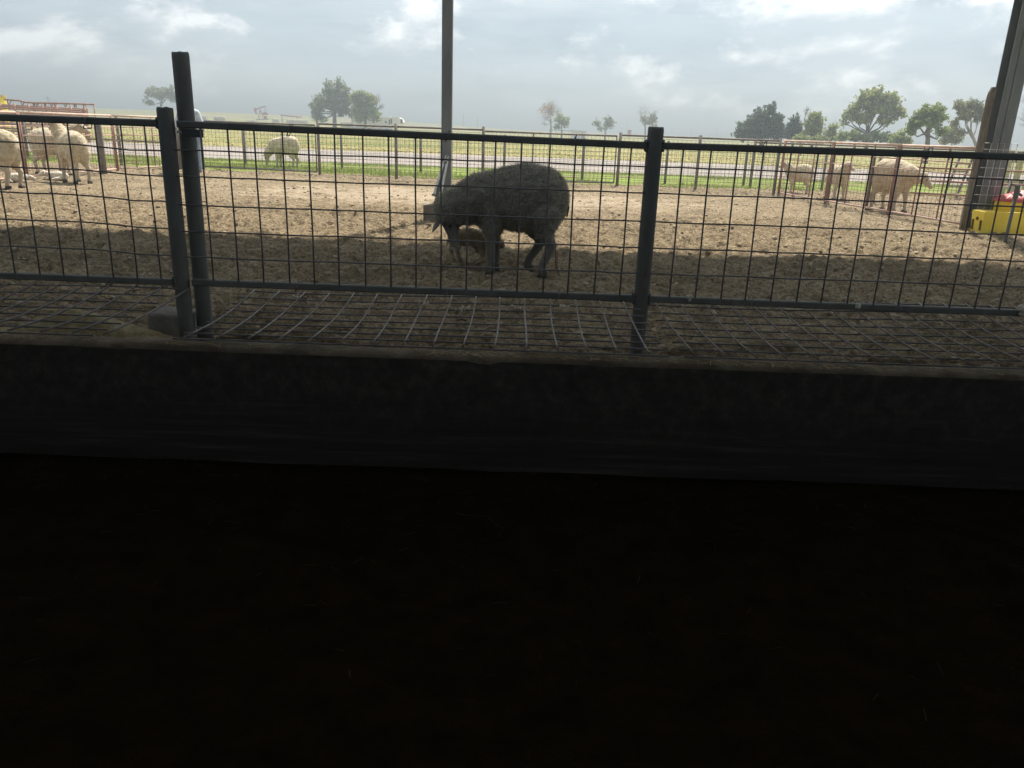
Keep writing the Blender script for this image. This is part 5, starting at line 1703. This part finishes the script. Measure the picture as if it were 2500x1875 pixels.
part('stand', MB().box((p0.x, Y, (q.z + p0.z - 1.1) / 2), (.12, .12, max(.3, p0.z - 1.1 - q.z))), 'dark_steel', t)

# utility poles
ups = [(121, 234, 260, 'utility pole with transformer above the left sheep'), (478, 262, 500, 'thin far utility pole just right of the person'), (1131, 277, 420, 'tall thin mast right of the middle shed post'), (1166, 286, 430, 'shorter thin mast right of the middle shed post'),
       (1529, 300, 600, 'far lattice mast left of the brown box'), (1518, 311, 620, 'short far pole left of the brown box'), (1639, 312, 600, 'first far utility pole right of the middle post'), (1688, 311, 600, 'second far utility pole right of the middle post'), (1699, 306, 640, 'thin far mast beside the second utility pole'), (1748, 313, 600, 'third far utility pole right of the middle post')]
for i, (a, b_, Y, lab) in enumerate(ups):
    q = at(a, Y)
    tp = D(a, b_, Y)
    t = thing('utility_pole', lab, 'utility pole', q, 'poles on the horizon')
    rr = .00030 * Y + .02
    part('pole', MB().tube([(q.x, Y, q.z - .5), (q.x, Y, tp.z)], rr, 6), 'bark', t)
    if 'mast' not in lab:
        part('crossarm', MB().box((q.x, Y, tp.z - .7), (.0055 * Y, rr * 1.4, rr * 1.4)), 'bark', t)
    if 'transformer' in lab:
        part('transformer', MB().tube([(q.x + .3, Y - .2, tp.z - 1.9), (q.x + .3, Y - .2, tp.z - 1.0)], .3, 8), 'grey_paint', t)

# left: red working pens with a raised frame, and a yellow bin
Y = 42.0
t = thing('loading_frame', 'dark red overhead pipe frame at the far left', 'frame', at(120, Y))
pts = [(10, 243), (50, 246), (62, 250), (85, 251), (155, 252.5), (230, 255)]
part('top_rail', MB().tube([D(a, b_, Y) for a, b_ in pts], .05, 6), 'red_pipe', t, True)
for a in (81, 84, 108, 111, 133, 137, 181, 185, 203, 208, 229):
    p1 = D(a, 251 + (a - 85) * .028, Y)
    part('upright', MB().tube([(p1.x, Y, float(field_z(p1.x, Y))), p1], .032, 6), 'red_pipe', t, True)
for a in (22, 55, 91, 126, 160):
    q = D(a, 259 + (a - 85) * .03, Y)
    for sg in (-1, 1):
        e = D(a + sg * 5, 245 + (a - 20) * .05, Y)
        part('bracket', MB().tube([q, e], .025, 5), 'red_pipe', t, True)
    part('upright', MB().tube([(q.x, Y, float(field_z(q.x, Y))), q], .035, 6), 'red_pipe', t, True)
t = thing('working_pen', 'low red pipe working pens under the overhead frame', 'pen', at(100, 37))
for zz_, Y in ((1.5, 39), (1.35, 39), (1.15, 39), (.95, 39), (.7, 39), (.45, 39), (1.42, 36), (1.2, 36), (.95, 36), (.7, 36), (.4, 36)):
    a = D(-40, 275, Y).x
    b_ = D(215, 275, Y).x
    part('rail', MB().tube([(a, Y, zz_), (b_, Y, zz_ - .08)], .045, 6), 'red_pipe', t, True)
for k_ in range(8):
    for Y in (36, 39):
        x = D(-30 + k_ * 34, 275, Y).x
        part('post', MB().tube([(x, Y, -.05), (x, Y, 1.55)], .05, 6), 'red_pipe', t, True)
Y = 45.0
e = D(9, 240, Y)
t = thing('grain_bin', 'tall yellow bin cut off by the left picture edge', 'bin', (e.x - .8, Y, 0))
part('bin_body', MB().tube([(e.x - .8, Y, 0), (e.x - .8, Y, D(5, 233, Y).z)], .8, 20), 'yellow_plastic', t)
part('bin_rim', MB().tube([(e.x - .8, Y, D(5, 233, Y).z - .06), (e.x - .8, Y, D(5, 233, Y).z + .03)], .83, 20), 'pale_wood', t)

# ------------------------------------------------------------------ added haze volume, standing in for lens glare
HAZE = 0.0038
hz = piece('haze', MB().box((0, 3500, 7.5), (15000, 15400, 19.0)), None, kind='stuff')
m = bpy.data.materials.new('glare_haze')
m.use_nodes = True
t = NT(m.node_tree)
pvn = t.n('ShaderNodeVolumePrincipled')
pvn.inputs['Color'].default_value = (0.52, 0.59, 0.64, 1)
pvn.inputs['Density'].default_value = HAZE
pvn.inputs['Anisotropy'].default_value = 0.5
o = t.n('ShaderNodeOutputMaterial')
t.l(pvn.outputs[0], o.inputs['Volume'])
hz.data.materials.append(m)
hz['label'] = 'pale added haze standing in for lens glare'
hz['category'] = 'haze'
